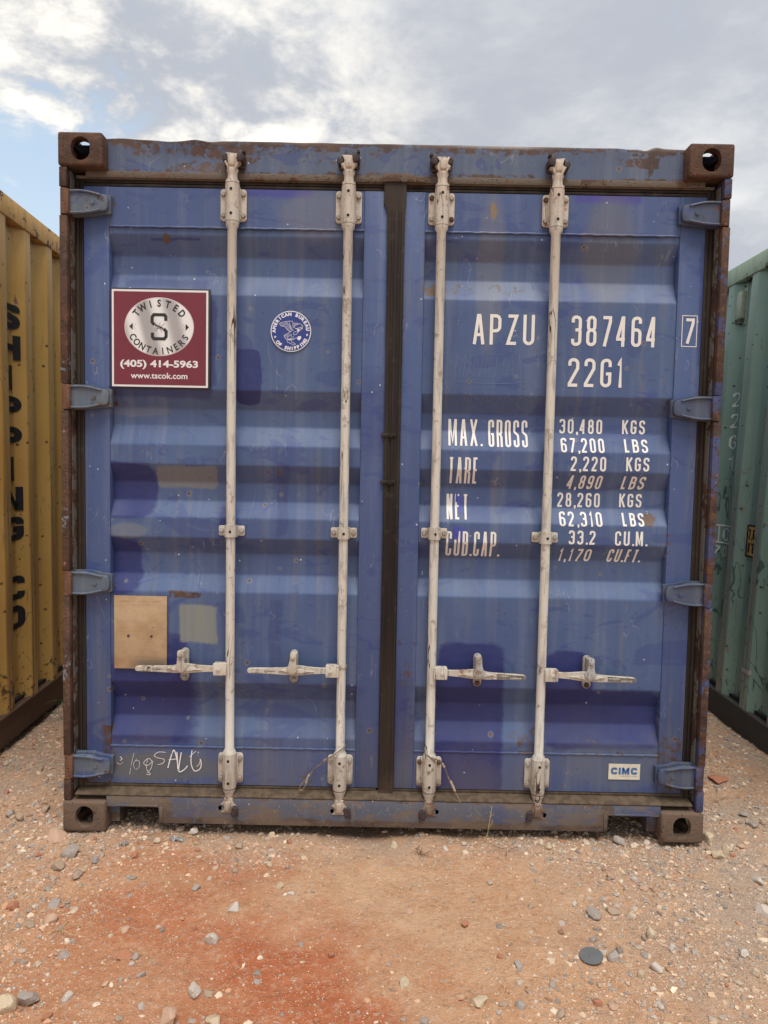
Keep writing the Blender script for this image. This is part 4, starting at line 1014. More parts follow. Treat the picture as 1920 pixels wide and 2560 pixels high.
EAG = [[(450, 600), (500, 560), (640, 530), (740, 515), (840, 515), (860, 570), (850, 660), (890, 710), (950, 740), (1080, 740), (1150, 700)],
       [(450, 600), (500, 660), (620, 680), (680, 760), (760, 825), (860, 790), (800, 700), (760, 600), (740, 540)],
       [(860, 580), (950, 570), (1080, 590), (1150, 650), (1130, 690), (1040, 700), (990, 730), (900, 720)], [(880, 600), (1030, 610)], [(870, 650), (990, 620)], [(890, 700), (950, 600)],
       [(590, 935), (700, 885), (780, 830), (880, 780)], [(590, 935), (620, 1020), (680, 1060), (690, 1130), (800, 1180), (880, 1220), (940, 1190), (880, 1150), (820, 1130), (800, 1080)],
       [(1150, 710), (1060, 790), (950, 910), (880, 920), (870, 860), (940, 820), (1020, 820)], [(740, 870), (740, 960), (690, 1010), (700, 1060), (790, 1080), (870, 1060), (960, 1000), (1000, 1040)],
       [(610, 960), (700, 910)], [(630, 1000), (710, 940)], [(760, 960), (800, 900), (830, 990)], [(780, 1010), (860, 1030), (880, 960)]]
for l in EAG: f.line([EZ(p) for p in l], .0013)
for l in ([(520, 590), (640, 640), (720, 790)], [(560, 570), (680, 620), (760, 800)], [(620, 555), (720, 610), (800, 790)], [(660, 540), (730, 620), (830, 780)], [(500, 630), (600, 660)], [(480, 605), (600, 610)]): f.line([EZ(p) for p in l], .0010)
f.poly([EZ(p) for p in ((1010, 960), (1100, 950), (1105, 1010), (1060, 1075), (1000, 1060), (985, 1020))]); f.poly([EZ(p) for p in ((980, 760), (1040, 750), (1060, 780), (1020, 810), (985, 800))]); f.poly([EZ(p) for p in ((700, 1040), (790, 1035), (850, 1060), (810, 1090), (720, 1080))])
for c in ((330, 985), (1280, 915)):
    P2 = []
    for i in range(10):
        a = math.pi / 2 + i * math.pi / 5; rr = 42 if i % 2 == 0 else 19; P2.append(EZ((c[0] + rr * math.cos(a), c[1] - rr * math.sin(a))))
    f.poly(P2)
f.build("emblem_drawing", M_EMW, emb, .0560)

def plate_mat():
    m_, g = newmat("tan_data_plate"); v = coords(g, BLUE); x, _, z = g.sep(v)[0:3]
    n = g.noise(v, 14, 5, .65); n2 = g.noise(v, 120, 4, .7); st = g.noise(g.vm(v, (1, 1, 60)), 4, 2)
    c = g.mix(g.ss(n, .35, .68), (.46, .32, .19), (.37, .235, .125)); c = g.mix(g.m('MULTIPLY', g.ss(n2, .55, .72), .4), c, (.24, .14, .075))
    k = g.m('MULTIPLY', g.ss(z, .68, .63), g.ss(x, -1.0, -.93)); c = g.mix(g.m('MULTIPLY', k, g.ss(n, .3, .5)), c, (.21, .17, .13))
    out(g, c, .6, 0, g.m('ADD', g.m('MULTIPLY', st, .7), n2), .5, .001); return m_
M_PLATE = plate_mat()
bm = bmesh.new(); bx(bm, -1.039, -.8375, .0490, .0525, .621, .902, bev=.001); pl = finish(bm, "data_plate", M_PLATE, BLUE); pl["label"] = "blank tan weathered data plate held by two rivets"
M_PLT = plain("plate_relief", (.52, .38, .235), .55, .2)
f = Flat(); f.text("APPROVED FOR TRANSPORT", -.940, .882, .012, 0, width=.16, height=.0062); f.text("UNDER CUSTOMS SEAL", -.936, .8695, .012, 0, width=.135, height=.0062); f.text("CIMC", -.893, .7835, .02, .0003, width=.036, height=.008)
for z in (.806, .801, .767, .761, .752, .747, .730, .715, .705, .694, .684, .672, .66): f.line([(-1.034, z), (-.843, z - .0008)] if z > .744 else [(-.955, z), (-.88, z)], .0007)
f.build("embossed_lettering", M_PLT, pl, .0484)
bm = bmesh.new(); lathe(bm, [(.049, .005), (.0465, .0045), (.0455, .002)], 0, 0, 10, axis='y'); rv = mk(bm, "rivet", [M_BOLTR])
for x in (-.9845, -.8965): o = link_mesh("rivet", rv, pl); o.location = (x, 0, .748)
bm = bmesh.new(); bx(bm, .867, .9885, .0545, .0556, .221, .2825); cs = finish(bm, "maker_sticker", plain("sticker_cream", (.66, .60, .48), .5, .08, 30, wear=.70, wearcol=(.35, .25, .15)), BLUE); cs["label"] = "cream maker's sticker with blue letters"
f = Flat()
for qd, _k in layout("CIMC", .876, .977, .2415, .2685, .0082, 0, .22): f.poly([(v.x, v.y) for v in qd])
f.build("sticker_lettering", plain("sticker_blue", (.055, .145, .34), .5, .1), cs, .0538)
f = Flat(); f.text("www.cimc.com", .943, .2355, .01, .0, width=.068, height=.0065); f.build("sticker_lettering", plain("sticker_greyblue", (.30, .36, .42), .5, .1), cs, .0538)

# ------------------------------------------------------------------ sides, roof, floor of a container
def corr(y, P, ph, flat, slope, inner, dep):
    """depth of a side-wall corrugation: 0 on the outer flat starting at ph"""
    t = (y - ph) % P
    if t < flat: return 0.0
    if t < flat + slope: return dep * (t - flat) / slope
    if t < flat + slope + inner: return dep
    return dep * (1 - (t - flat - slope - inner) / (P - flat - slope - inner))
def breaks(y0, y1, P, ph, flat, slope, inner):
    o = [y0, y1]; k = math.floor((y0 - ph) / P)
    while ph + k * P < y1:
        for d in (0, flat, flat + slope, flat + slope + inner):
            y = ph + k * P + d
            if y0 < y < y1: o.append(y)
        k += 1
    return sorted(set(round(v, 4) for v in o))
def side_wall(root, mat, xpos, sgn, y0, y1, z0, z1, spec, nm="side_wall"):
    P, ph, fl, sl, inn, dep = spec; bs = breaks(y0, y1, P, ph, fl, sl, inn)
    # round the folds a touch
    ys = []
    for b in bs: ys += [b - .004, b, b + .004] if y0 < b < y1 else [b]
    def dd(y): return (corr(y - .004, *spec) + corr(y, *spec) + corr(y + .004, *spec)) / 3
    zs = [z0 + (z1 - z0) * i / 24 for i in range(25)]; V = []; F = []
    for z in zs:
        for y in ys:
            w_ = .004 * (float(vnoise(y * 1.0 + xpos * 3, z, 4.0, 1)) - .5) + .005 * (float(vnoise(y + 9, z + xpos, 1.6, 2)) - .5)
            V.append((xpos - sgn * (dd(y) + w_), y, z))
    n = len(ys)
    for j in range(len(zs) - 1):
        for i in range(n - 1): a = j * n + i; F.append((a, a + 1, a + n + 1, a + n))
    me = bpy.data.meshes.new(nm); me.from_pydata(V, [], F); me.materials.append(mat)
    for p in me.polygons: p.use_smooth = True
    me.set_sharp_from_angle(angle=R(60))
    return link_mesh(nm, me, root)
def shell(root, x0, x1, y0, y1, H, m_wall, m_rail, m_low, specL, specR, front=None, cast=True):
    side_wall(root, m_wall, x0 + .012, -1, y0 + .15, y1 - .15, .150, H - .105, specL)
    side_wall(root, m_wall, x1 - .012, 1, y0 + .15, y1 - .15, .150, H - .105, specR)
    for s, xe in ((-1, x0), (1, x1)):
        bm = bmesh.new(); bx(bm, xe - s * .004, xe - s * .064, y0 + .165, y1 - .165, H - .110, H - .012, bev=.006); finish(bm, "top_rail", m_rail, root)
        bm = bmesh.new(); bx(bm, xe - s * .020, xe - s * .032, y0 + .165, y1 - .165, .010, .142, bev=.003); bx(bm, xe - s * .007, xe - s * .095, y0 + .165, y1 - .165, .138, .153, bev=.003)
        bx(bm, xe - s * .022, xe - s * .075, y0 + .165, y1 - .165, .002, .014, bev=.003); finish(bm, "bottom_rail", m_low, root)
    # roof sheet with shallow pressings
    V = []; F = []; n = 0
    ys = np.arange(y0 + .06, y1 - .02, .05)
    for i, y in enumerate(ys):
        h = .010 if (i % 4) in (1, 2) else 0
        for x in (x0 + .03, x0 + .10, x1 - .10, x1 - .03): V.append((x, y, H - .022 + (h if x0 + .05 < x < x1 - .05 else 0)))
    for i in range(len(ys) - 1):
        for k in range(3): a = i * 4 + k; F.append((a, a + 1, a + 5, a + 4))
    me = bpy.data.meshes.new("roof"); me.from_pydata(V, [], F); me.materials.append(m_wall); link_mesh("roof", me, root)
    bm = bmesh.new(); bx(bm, x0 + .04, x1 - .04, y0 + .13, y1 - .05, .150, .172)
    for k in range(16): yy = y0 + .45 + k * .34; bx(bm, x0 + .04, x1 - .04, yy, yy + .045, .03, .150)
    finish(bm, "floor", M_DARK, root, shade=False)
    # blind end wall at the back
    V = []; F = []; xs_ = np.arange(x0 + .12, x1 - .11, .0555)
    for j, z in enumerate((.12, H - .09)):
        for i, x in enumerate(xs_): V.append((x, y1 - .03 - (.04 if (i % 4) in (1, 2) else 0), z))
    n = len(xs_)
    for i in range(n - 1): F.append((i, i + 1, n + i + 1, n + i))
    me = bpy.data.meshes.new("end_wall"); me.from_pydata(V, [], F); me.materials.append(m_wall); link_mesh("end_wall", me, root)
    bm = bmesh.new(); bx(bm, x0 + .16, x1 - .16, y1 - .08, y1 - .012, H - .10, H - .008); finish(bm, "end_beam", m_rail, root); bm = bmesh.new(); bx(bm, x0 + .16, x1 - .16, y1 - .08, y1 - .012, .02, .13); finish(bm, "end_beam", m_rail, root)
M_BSIDE = blue_paint("blue_paint_side", rust_amt=.03)
spec_b = (.278, .3, .072, .068, .070, .036)
shell(BLUE, -1.219, 1.219, 0.0, 6.058, 2.591, M_BSIDE, M_POST_R, M_LEDGE, spec_b, spec_b)
me = None

def side_paint(name, c1, c2, scratch, root, rust=.0, dark_marks=None, spec=None):
    m_, g = newmat(name); v = coords(g, root)
    n1 = g.noise(v, 2.2, 5, .6); n2 = g.noise(g.vm(v, (9, 9, .8)), 2.4, 5, .62); n3 = g.noise(v, 30, 5, .66)
    c = g.mix(g.ss(n1, .35, .65), c1, c2)
    c = g.mix(g.m('MULTIPLY', g.ss(n2, .52, .74), .35), c, tuple(a * .72 for a in c1))
    z = g.sep(v)[2]
    # vertical scrapes
    sc = g.m('MULTIPLY', g.ss(g.noise(g.vm(v, (1, 14, .9)), 2.6, 6, .7), .62, .68), g.ss(g.noise(v, 2.7, 3), .46, .60))
    c = g.mix(g.m('MULTIPLY', sc, .85), c, scratch)
    if spec:      # scuffed crests of the ribs
        t = g.m('FLOORED_MODULO', g.m('SUBTRACT', g.sep(v)[1], spec[1] - .004), spec[0])
        cr = g.m('MULTIPLY', g.ss(t, spec[2] + .012, spec[2] + .006), g.ss(t, .0, .003))
        sf = g.ss(g.m('ADD', g.noise(g.vm(v, (1, 60, .8)), 1.0, 5, .6), g.m('MULTIPLY', g.ss(z, 2.1, .9), .12)), .56, .66)
        c = g.mix(g.m('MULTIPLY', g.m('MULTIPLY', cr, sf), .6), c, scratch)
    # thin slanted scratches
    sl = g.m('ABSOLUTE', g.m('SUBTRACT', g.noise(g.add('ShaderNodeMapping', {'Vector': v, 'Rotation': (.8, .3, 0), 'Scale': (1, 5, 1)}).outputs[0], 4, 3, .5), .5))
    c = g.mix(g.m('MULTIPLY', g.ss(sl, .009, .003), g.ss(g.noise(g.va(v, (3, 3, 3)), 5, 3), .54, .60)), c, scratch)
    co_, ri_ = spots(g, g.vm(v, (0, 1, 1)), 0, 0, 24.0, .70, .15, .3)
    c = g.mix(g.m('MULTIPLY', ri_, .45), c, tuple(a * .6 for a in c1)); c = g.mix(g.m('MULTIPLY', co_, .9), c, rust_color(g, v, 1.5))
    rn = g.ss(g.m('ADD', g.m('MULTIPLY', n3, .6), g.m('ADD', g.m('MULTIPLY', g.noise(v, 5, 4), .4), g.m('MULTIPLY', g.ss(z, .7, .1), .11))), .665 - rust, .72 - rust)
    c = g.mix(g.m('MULTIPLY', rn, .9), c, rust_color(g, v, 1.2))
    if dark_marks:
        mk_ = g.m('ABSOLUTE', g.m('SUBTRACT', g.noise(g.vm(v, (1, 2.2, .9)), 3.4, 2, .4, 1.5), .5))
        k = g.m('MULTIPLY', g.m('MULTIPLY', g.ss(mk_, .022, .008), g.ss(z, 1.5, 1.2)), g.ss(g.noise(g.va(v, (6, 6, 6)), 4.5, 3), .45, .55))
        bl = g.m('MULTIPLY', g.ss(g.noise(g.vm(v, (1, 2, 1)), 7, 3), .64, .68), g.ss(z, 1.5, 1.3))
        c = g.mix(g.m('MULTIPLY', g.mx(k, bl), .75), c, dark_marks)
    out(g, c, .5, 0, g.m('ADD', n1, g.m('MULTIPLY', n3, .15)), .35, .002)
    return m_
def rail_mat(name, c1, rust, root, amt):
    m_, g = newmat(name); v = coords(g, root)
    a = g.noise(v, 11, 6, .68); b = g.noise(g.vm(v, (1, 6, 1)), 5, 4)
    c = g.mix(g.ss(b, .4, .7), c1, tuple(q * .78 for q in c1)); c = g.mix(g.ss(a, .58 - amt, .64 - amt), c, rust_color(g, v, 1.2))
    if rust is not None: c = g.mix(.5, c, rust)
    out(g, c, .65, 0, a, .5, .003); return m_

# yellow container on the left
YEL = empty("shipping_container", (-1.732, 0, .049), (R(.53), R(-.2), R(3.41)))
tag(YEL, "yellow shipping container with SHIPPING CO in black down its ribbed side", "shipping container")
M_Y = side_paint("yellow_paint", (.62, .385, .115), (.54, .315, .085), (.24, .12, .07), YEL, .035, None, (.262, .952, .066))
M_YR = rail_mat("yellow_top_rail", (.60, .35, .115), None, YEL, .03); M_YL = rail_mat("brown_bottom_rail", (.115, .060, .030), (.075, .042, .026), YEL, .08)
SPY = (.262, .952, .066, .054, .088, .046)
def corr_y(y): return corr(y, *SPY)
shell(YEL, -2.438, 0.0, -.15, 5.908, 2.591, M_Y, M_YR, M_YL, SPY, SPY)
# green container on the right
GRN = empty("shipping_container", (1.854, 0, .016), (R(.48), R(2.18), R(-.83)))
tag(GRN, "pale green shipping container with a yellow height sticker, right of the blue one", "shipping container")
M_G = side_paint("green_paint", (.265, .395, .33), (.225, .345, .285), (.27, .19, .15), GRN, -.03, (.030, .060, .055), (.278, 1.300, .072))
M_GR = rail_mat("green_top_rail", (.36, .47, .34), None, GRN, -.01); M_GL = rail_mat("dark_bottom_rail", (.070, .065, .058), (.035, .037, .036), GRN, -.04)
SPG = (.278, 1.300, .072, .054, .098, .046)
shell(GRN, 0.0, 2.438, -.15, 5.908, 2.591, M_G, M_GR, M_GL, SPG, SPG)
ME_CY = ME_CT.copy(); ME_CY.materials.clear(); ME_CY.materials.append(M_YR); ME_CG = ME_CT.copy(); ME_CG.materials.clear(); ME_CG.materials.append(M_GR)
for root, xs2, me, mat in ((YEL, (-2.438, 0.0), ME_CY, M_YR), (GRN, (0.0, 2.438), ME_CG, M_GR)):
    for xe, s in ((xs2[0], 1), (xs2[1], -1)):
        for z in (0, 2.473):
            for yy, sy in ((-.15, 1), (5.908, -1)):
                o = link_mesh("corner_casting", me, root); o.location = (xe, yy, z); o.scale = (s, sy, 1)
        for yy in (-.145, 5.763):
            bm = bmesh.new(); bx(bm, xe + s * .004, xe + s * .14, yy, yy + .14, .118, 2.473, bev=.004); finish(bm, "corner_post", mat, root)
    # closed front end
    bm = bmesh.new(); x0, x1 = xs2
    bx(bm, x0 + .16, x1 - .16, -.14, -.05, 2.47, 2.58, bev=.004); finish(bm, "end_beam", mat, root); bm = bmesh.new(); bx(bm, x0 + .16, x1 - .16, -.14, -.05, .02, .13, bev=.004); finish(bm, "end_beam", mat, root)
    V = []; F = []; xs_ = np.arange(x0 + .13, x1 - .12, .0555)
    for z in (.12, 2.48):
        for i, x in enumerate(xs_): V.append((x, -.12 + (.04 if (i % 4) in (1, 2) else 0), z))
    n = len(xs_)
    for i in range(n - 1): F.append((i, i + 1, n + i + 1, n + i))
    me2 = bpy.data.meshes.new("end_wall"); me2.from_pydata(V, [], F); me2.materials.append(M_Y if root is YEL else M_G); link_mesh("end_wall", me2, root)
# black stacked letters on yellow
M_BLK = lettering_mat("black_lettering", (.018, .017, .018), (.45, .27, .07), .70)
def on_yel(u, v, k): return (-.012 - corr(u, *SPY) + .0035 + .0003 * k, u, v)
ybr = breaks(.5, 1.3, *SPY[:5])
q = []
for i, ch in enumerate("SHIPPING CO"):
    zt = 2.108 - i * .1475
    if ch == ' ': continue
    W_ = .122 if ch != 'I' else .045
    q = layout(ch, .866 - W_ / 2 if ch != 'I' else .848, .866 + W_ / 2 if ch != 'I' else .896, zt - .118, zt, .029)
    build_quads(q, "lettering", M_BLK, YEL, on_yel, ybr, 0)
q = layout("A", .555, .655, .60, .72, .031) + layout("N", .555, .655, .45, .57, .031)
build_quads(q, "lettering", M_BLK, YEL, on_yel, ybr, 0)
# marks on green: reads along -y (left to right when facing the wall)
def on_grn(u, v, k): return (.012 + corr(-u, *SPG) - .0035 - .0003 * k, -u, v)
gbr = [-b for b in breaks(.8, 1.8, *SPG[:5])]
M_GW = lettering_mat("faded_white_lettering", (.74, .80, .77), (.2, .33, .28), .62)
for i, ch in enumerate("22G1"):
    build_quads(layout(ch, -1.540, -1.484, 1.832 - i * .122 - .098 + .04, 1.815 - i * .122 + .04, .0095), "lettering", M_GW, GRN, on_grn, gbr, 0)
q = []; ribbon([Vector(p) for p in ((-1.625, .985), (-1.45, .985), (-1.45, 1.085), (-1.625, 1.085))], True, .009, 0, q); ribbon([Vector((-1.548, .985)), Vector((-1.548, 1.085))], False, .006, 1, q)
q += layout("i", -1.600, -1.572, .998, 1.074, .011); q += layout("C", -1.530, -1.475, .998, 1.074, .009); q += layout("70", -1.575, -1.485, .905, .965, .008)
build_quads(q, "lettering", M_GW, GRN, on_grn, gbr, 0)
def rect_strips(u0, u1, v0, v1, k=0): return [([Vector((u0, v0)), Vector((u1, v0)), Vector((u1, v1)), Vector((u0, v1))], k)]
hs = build_quads(rect_strips(-1.252, -1.110, .940, 1.115), "height_sticker", M_BLK, GRN, on_grn, gbr, 0)
build_quads(rect_strips(-1.243, -1.118, .950, 1.105, 3), "sticker_field", plain("orange_yellow_sticker", (.78, .45, .13), .5, .08), hs, on_grn, gbr, 0)
build_quads([(a, b + 6) for a, b in layout("2,6m", -1.236, -1.140, 1.036, 1.094, .010) + layout("8'6\"", -1.236, -1.150, .962, 1.020, .010)], "sticker_lettering", M_BLK, hs, on_grn, gbr, 0)
build_quads(rect_strips(-1.125, -1.01, .345, .371), "tape_strip", plain("pale_tape", (.42, .38, .36), .6), GRN, on_grn, gbr, 0)
# ventilator on green
M_V = plain("vent_plastic", (.36, .42, .33), .5, .1)
bm = bmesh.new(); xv = .012 + .046
prism(bm, rrect(1.496, 1.583, 2.235, 2.475, .008), xv - .008, xv + .002, plane='yz', bev=.001)
vt = finish(bm, "ventilator", M_V, GRN)
bm = bmesh.new(); bx(bm, xv - .034, xv - .007, 1.504, 1.576, 2.275, 2.43, bev=.004); finish(bm, "vent_hood", M_V, vt)
for k in range(7):
    bm = bmesh.new(); bx(bm, xv - .0355, xv - .008, 1.508, 1.572, 2.268 - .0035 * k + .004, 2.2695 - .0035 * k + .004, bev=.0004); o = finish(bm, "vent_slat", M_DARK if k % 2 else M_V, vt)
bm = bmesh.new(); lathe(bm, [(0, .006), (.006, .0055), (.009, .003)], 0, 0, 8)
scr = mk(bm, "screw", [M_BOLTR])
for yy, zz2 in ((1.516, 2.455), (1.566, 2.455), (1.538, 2.247)):
    o = link_mesh("screw", scr, vt); o.location = (xv - .008, yy, zz2); o.rotation_euler = (0, R(-90), 0)

# ------------------------------------------------------------------ wire seals and twisted wire
M_WIRE = plain("dirty_wire", (.20, .145, .10), .6, .3, 90)
M_FER = plain("dusty_ferrule", (.42, .33, .25), .6, .2, 80)
def seal(pts, ferr, label, loopy=None):
    P3 = smooth_path([(a, y, b) for (a, b), y in pts], 5); base = P3[0].copy()
    root = empty("wire_seal", base); tag(root, label, "wire seal")
    bm = bmesh.new(); tube(bm, [p - base for p in P3], .0021, 7); tube(bm, [p - base + Vector((.0022 * math.sin(i * .9), -.0025, .0022 * math.cos(i * .9))) for i, p in enumerate(P3[:len(P3) * 3 // 4])], .0014, 6)
    finish(bm, "wire", M_WIRE, root)
    for i, (t, ln, rr) in enumerate(ferr):
        k = int(t * (len(P3) - 2)); d = (P3[k + 1] - P3[k]).normalized(); c = P3[k] - base
        bm = bmesh.new(); tube(bm, [c - d * ln, c - d * ln * .4, c, c + d * ln * .5, c + d * ln], [rr * .8, rr, rr * .75, rr, rr * .8], 8); finish(bm, "ferrule", M_FER, root)
    return root
seal([((-.150, .350), .022), ((-.160, .340), .006), ((-.197, .314), .000), ((-.229, .287), .020), ((-.2655, .249), .034), ((-.291, .215), .036), ((-.298, .192), .034), ((-.307, .171), .032), ((-.3195, .167), .032), ((-.3215, .1785), .032), ((-.305, .1995), .034), ((-.296, .207), .034)],
     [(.27, .008, .0045), (.47, .012, .0042), (.53, .009, .0048)], "brown wire seal ending in a loop, hung on the inner left locking bar")
seal([((.1534, .345), .022), ((.158, .328), .006), ((.175, .315), .004), ((.200, .305), .006), ((.2264, .274), .030), ((.2458, .229), .036), ((.265, .192), .036), ((.2767, .166), .030), ((.2939, .136), .012)],
     [(.52, .011, .0048), (.76, .014, .0052), (.83, .010, .0048)], "frayed wire seal hanging straight from the inner right locking bar")
bm = bmesh.new(); tw = []
for i in range(40):
    a = i * .42; tw.append((-.169 + (.0185) * math.cos(a), BYC + .0185 * math.sin(a), .655 - .00035 * i))
tw = [(-.205, .002, .668), (-.195, .000, .660)] + tw
tube(bm, smooth_path(tw, 2), .0011, 5); o = finish(bm, "wire_tie", M_FER); tag(o, "thin wire twisted round the inner left bar beside its handle", "wire")

# ------------------------------------------------------------------ gravel and rocks
rs = np.random.RandomState(11)
TINTS = np.array([(.62, .45, .31), (.54, .38, .25), (.47, .39, .32), (.38, .33, .285), (.60, .40, .28), (.66, .54, .41), (.50, .28, .17), (.44, .25, .15), (.60, .47, .35), (.33, .285, .25)])
def stone_mat(name, attr=None, base=(.4, .33, .27), alt=(.3, .25, .21), dirt=.5):
    m_, g = newmat(name); v = g.add('ShaderNodeTexCoord').outputs['Object']
    if attr: c0 = g.add('ShaderNodeAttribute', attribute_name=attr).outputs['Color']; c = g.mix(g.m('MULTIPLY', g.ss(g.noise(v, 90, 4, .65), .45, .65), .35), c0, (.42, .27, .17))
    else:
        n = g.noise(v, 28, 5, .65); c = g.mix(g.ss(n, .38, .62), base, alt); c = g.mix(g.m('MULTIPLY', g.ss(g.noise(v, 120, 4, .7), .55, .68), .5), c, tuple(min(1, a * 1.45) for a in base))
        c = g.mix(g.m('MULTIPLY', g.ss(g.noise(g.va(v, (1, 1, 1)), 16, 4), .50, .66), dirt), c, (.40, .215, .115))
    out(g, c, .85, 0, g.noise(v, 110, 4, .7), .6, .002, .3)
    return m_
phi = (1 + 5 ** .5) / 2
ICO = np.array([(-1, phi, 0), (1, phi, 0), (-1, -phi, 0), (1, -phi, 0), (0, -1, phi), (0, 1, phi), (0, -1, -phi), (0, 1, -phi), (phi, 0, -1), (phi, 0, 1), (-phi, 0, -1), (-phi, 0, 1)]); ICO /= np.linalg.norm(ICO[0])
ICF = np.array([(0, 11, 5), (0, 5, 1), (0, 1, 7), (0, 7, 10), (0, 10, 11), (1, 5, 9), (5, 11, 4), (11, 10, 2), (10, 7, 6), (7, 1, 8), (3, 9, 4), (3, 4, 2), (3, 2, 6), (3, 6, 8), (3, 8, 9), (4, 9, 5), (2, 4, 11), (6, 2, 10), (8, 6, 7), (9, 8, 1)])
def density(x, y):
    n = vnoise(x, y, 3.2, 3) * .6 + vnoise(x, y, 8, 4) * .4
    d = .055 + .14 * sst(n, .50, .75)
    d = d + 1.2 * sst(x, -.80, -1.25) * sst(n, .15, .5)                               # left heap
    d = d + .95 * sst(x, .45, 1.10) * sst(n, .28, .6) + .3 * sst(x, 1.1, 1.4)          # right side
    d = d + .80 * sst(y, -.30, -.04) * sst(n, .25, .6) * sst(np.abs(x + .1), 1.6, .9)   # band in front of the sill
    d = d + .45 * sst(x, .12, .35) * sst(y, -.55, -.85) * sst(n, .35, .6)
    d = d * (1 - .75 * np.exp(-((x + .42) / .38) ** 2 - ((y + .62) / .32) ** 2)) * (1 - .6 * np.exp(-((x - .05) / .22) ** 2 - ((y + .45) / .4) ** 2))
    return np.clip(d * 1.1 + .04, 0, 1)
def gravel(N, xr, yr, smin, smax, alpha, name, label, dens_pow=1.0):
    x = rs.uniform(*xr, N * 6); y = rs.uniform(*yr, N * 6); keep = rs.rand(N * 6) < density(x, y) ** dens_pow
    blocked = (np.abs(x) < 1.18) & (y > .55)
    keep &= ~blocked
    x = x[keep][:N]; y = y[keep][:N]; n = len(x)
    s = smin * (1 - rs.rand(n)) ** (-1 / alpha); s = np.minimum(s, smax)
    h = ground_h(x, y)
    V = ICO[None] * (1 + rs.uniform(-.50, .25, (n, 12, 1)))
    V = V * np.stack([np.ones(n), rs.uniform(.6, 1, n), rs.uniform(.35, .75, n)], -1)[:, None] * (s / 2)[:, None, None]
    a = rs.uniform(0, 6.28, n); t = rs.uniform(-.45, .45, n); ca, sa, ct, st = np.cos(a), np.sin(a), np.cos(t), np.sin(t)
    X, Y, Z = V[..., 0], V[..., 1], V[..., 2]
    Y2 = Y * ct[:, None] - Z * st[:, None]; Z2 = Y * st[:, None] + Z * ct[:, None]
    V = np.stack([X * ca[:, None] - Y2 * sa[:, None] + x[:, None], X * sa[:, None] + Y2 * ca[:, None] + y[:, None], Z2 + (h + s * .03)[:, None]], -1)
    F = (ICF[None] + (np.arange(n) * 12)[:, None, None]).reshape(-1, 3)
    me = bpy.data.meshes.new(name); np_mesh(me, V.reshape(-1, 3).astype(np.float32), F.astype(np.int32), [M_GRAV])
    greyness = sst(x, -.2, 1.0) * .5
    idx = rs.randint(0, len(TINTS), n); idx2 = rs.choice([2, 3, 5, 8, 9, 0], n); use = rs.rand(n) < greyness; idx = np.where(use, idx2, idx)
    c = TINTS[idx] * rs.uniform(.60, 1.25, (n, 1)); c = np.concatenate([np.clip(c, 0, 1), np.ones((n, 1))], 1)
    at = me.color_attributes.new("tint", 'FLOAT_COLOR', 'POINT'); at.data.foreach_set('color', np.repeat(c, 12, 0).astype(np.float32).ravel())
    o = link_mesh(name, me); tag(o, label, "gravel", None, "stuff"); return o
M_GRAV = stone_mat("gravel_stone", "tint")
gravel(85000, (-2.1, 2.1), (-1.2, 1.9), .0045, .028, 2.15, "gravel", "loose crushed stone and grit scattered over the dirt")
gravel(34000, (-1.45, 1.45), (-1.15, .30), .0028, .007, 2.6, "gravel", "fine grit worked into the surface of the red dirt", .25)
gravel(14000, (-4.5, 4.5), (-3.4, 3.0), .006, .030, 2.2, "gravel", "coarser loose stone further out over the yard", .7)

def rock_mesh(seed, mat, sub=3, flat=.6, n_planes=16, elong=1.0):
    rr = np.random.RandomState(seed); bm = bmesh.new(); bmesh.ops.create_icosphere(bm, subdivisions=sub, radius=1)
    N_ = rr.normal(size=(n_planes, 3)); N_ /= np.linalg.norm(N_, axis=1)[:, None]; D = rr.uniform(.50, .85, n_planes)
    for v in bm.verts:
        d = np.array(v.co.normalized()); dn = N_ @ d; k = dn > .05
        r = min(1.25, float(np.min(D[k] / dn[k])) if k.any() else 1.25)
        r *= 1 + .025 * (float(vnoise(d[0] * 2 + seed, d[1] * 2 + d[2], 2.2, 1)) - .5)
        v.co = Vector(d * r)
    me = bpy.data.meshes.new("rock")
    xs_ = [v.co for v in bm.verts]; mnx = max(abs(c.x) for c in xs_)
    for v in bm.verts: v.co = Vector((v.co.x * .5 / mnx, v.co.y * .42 / mnx / elong, v.co.z * .5 * flat / mnx))
    bm.to_mesh(me); bm.free(); me.materials.append(mat)
    for p in me.polygons: p.use_smooth = True
    me.set_sharp_from_angle(angle=R(13))
    return me
MR = {'pink': stone_mat("pinkish_rock", None, (.56, .38, .27), (.48, .30, .21), .4), 'grey': stone_mat("grey_rock", None, (.40, .35, .31), (.31, .27, .245), .55), 'pale': stone_mat("pale_rock", None, (.60, .53, .46), (.50, .43, .37), .3),
      'tan': stone_mat("tan_rock", None, (.44, .33, .24), (.34, .25, .18), .5), 'brick': stone_mat("brick_red_rock", None, (.46, .20, .12), (.38, .16, .09), .5), 'yel': stone_mat("cream_rock", None, (.60, .50, .35), (.52, .40, .27), .35)}
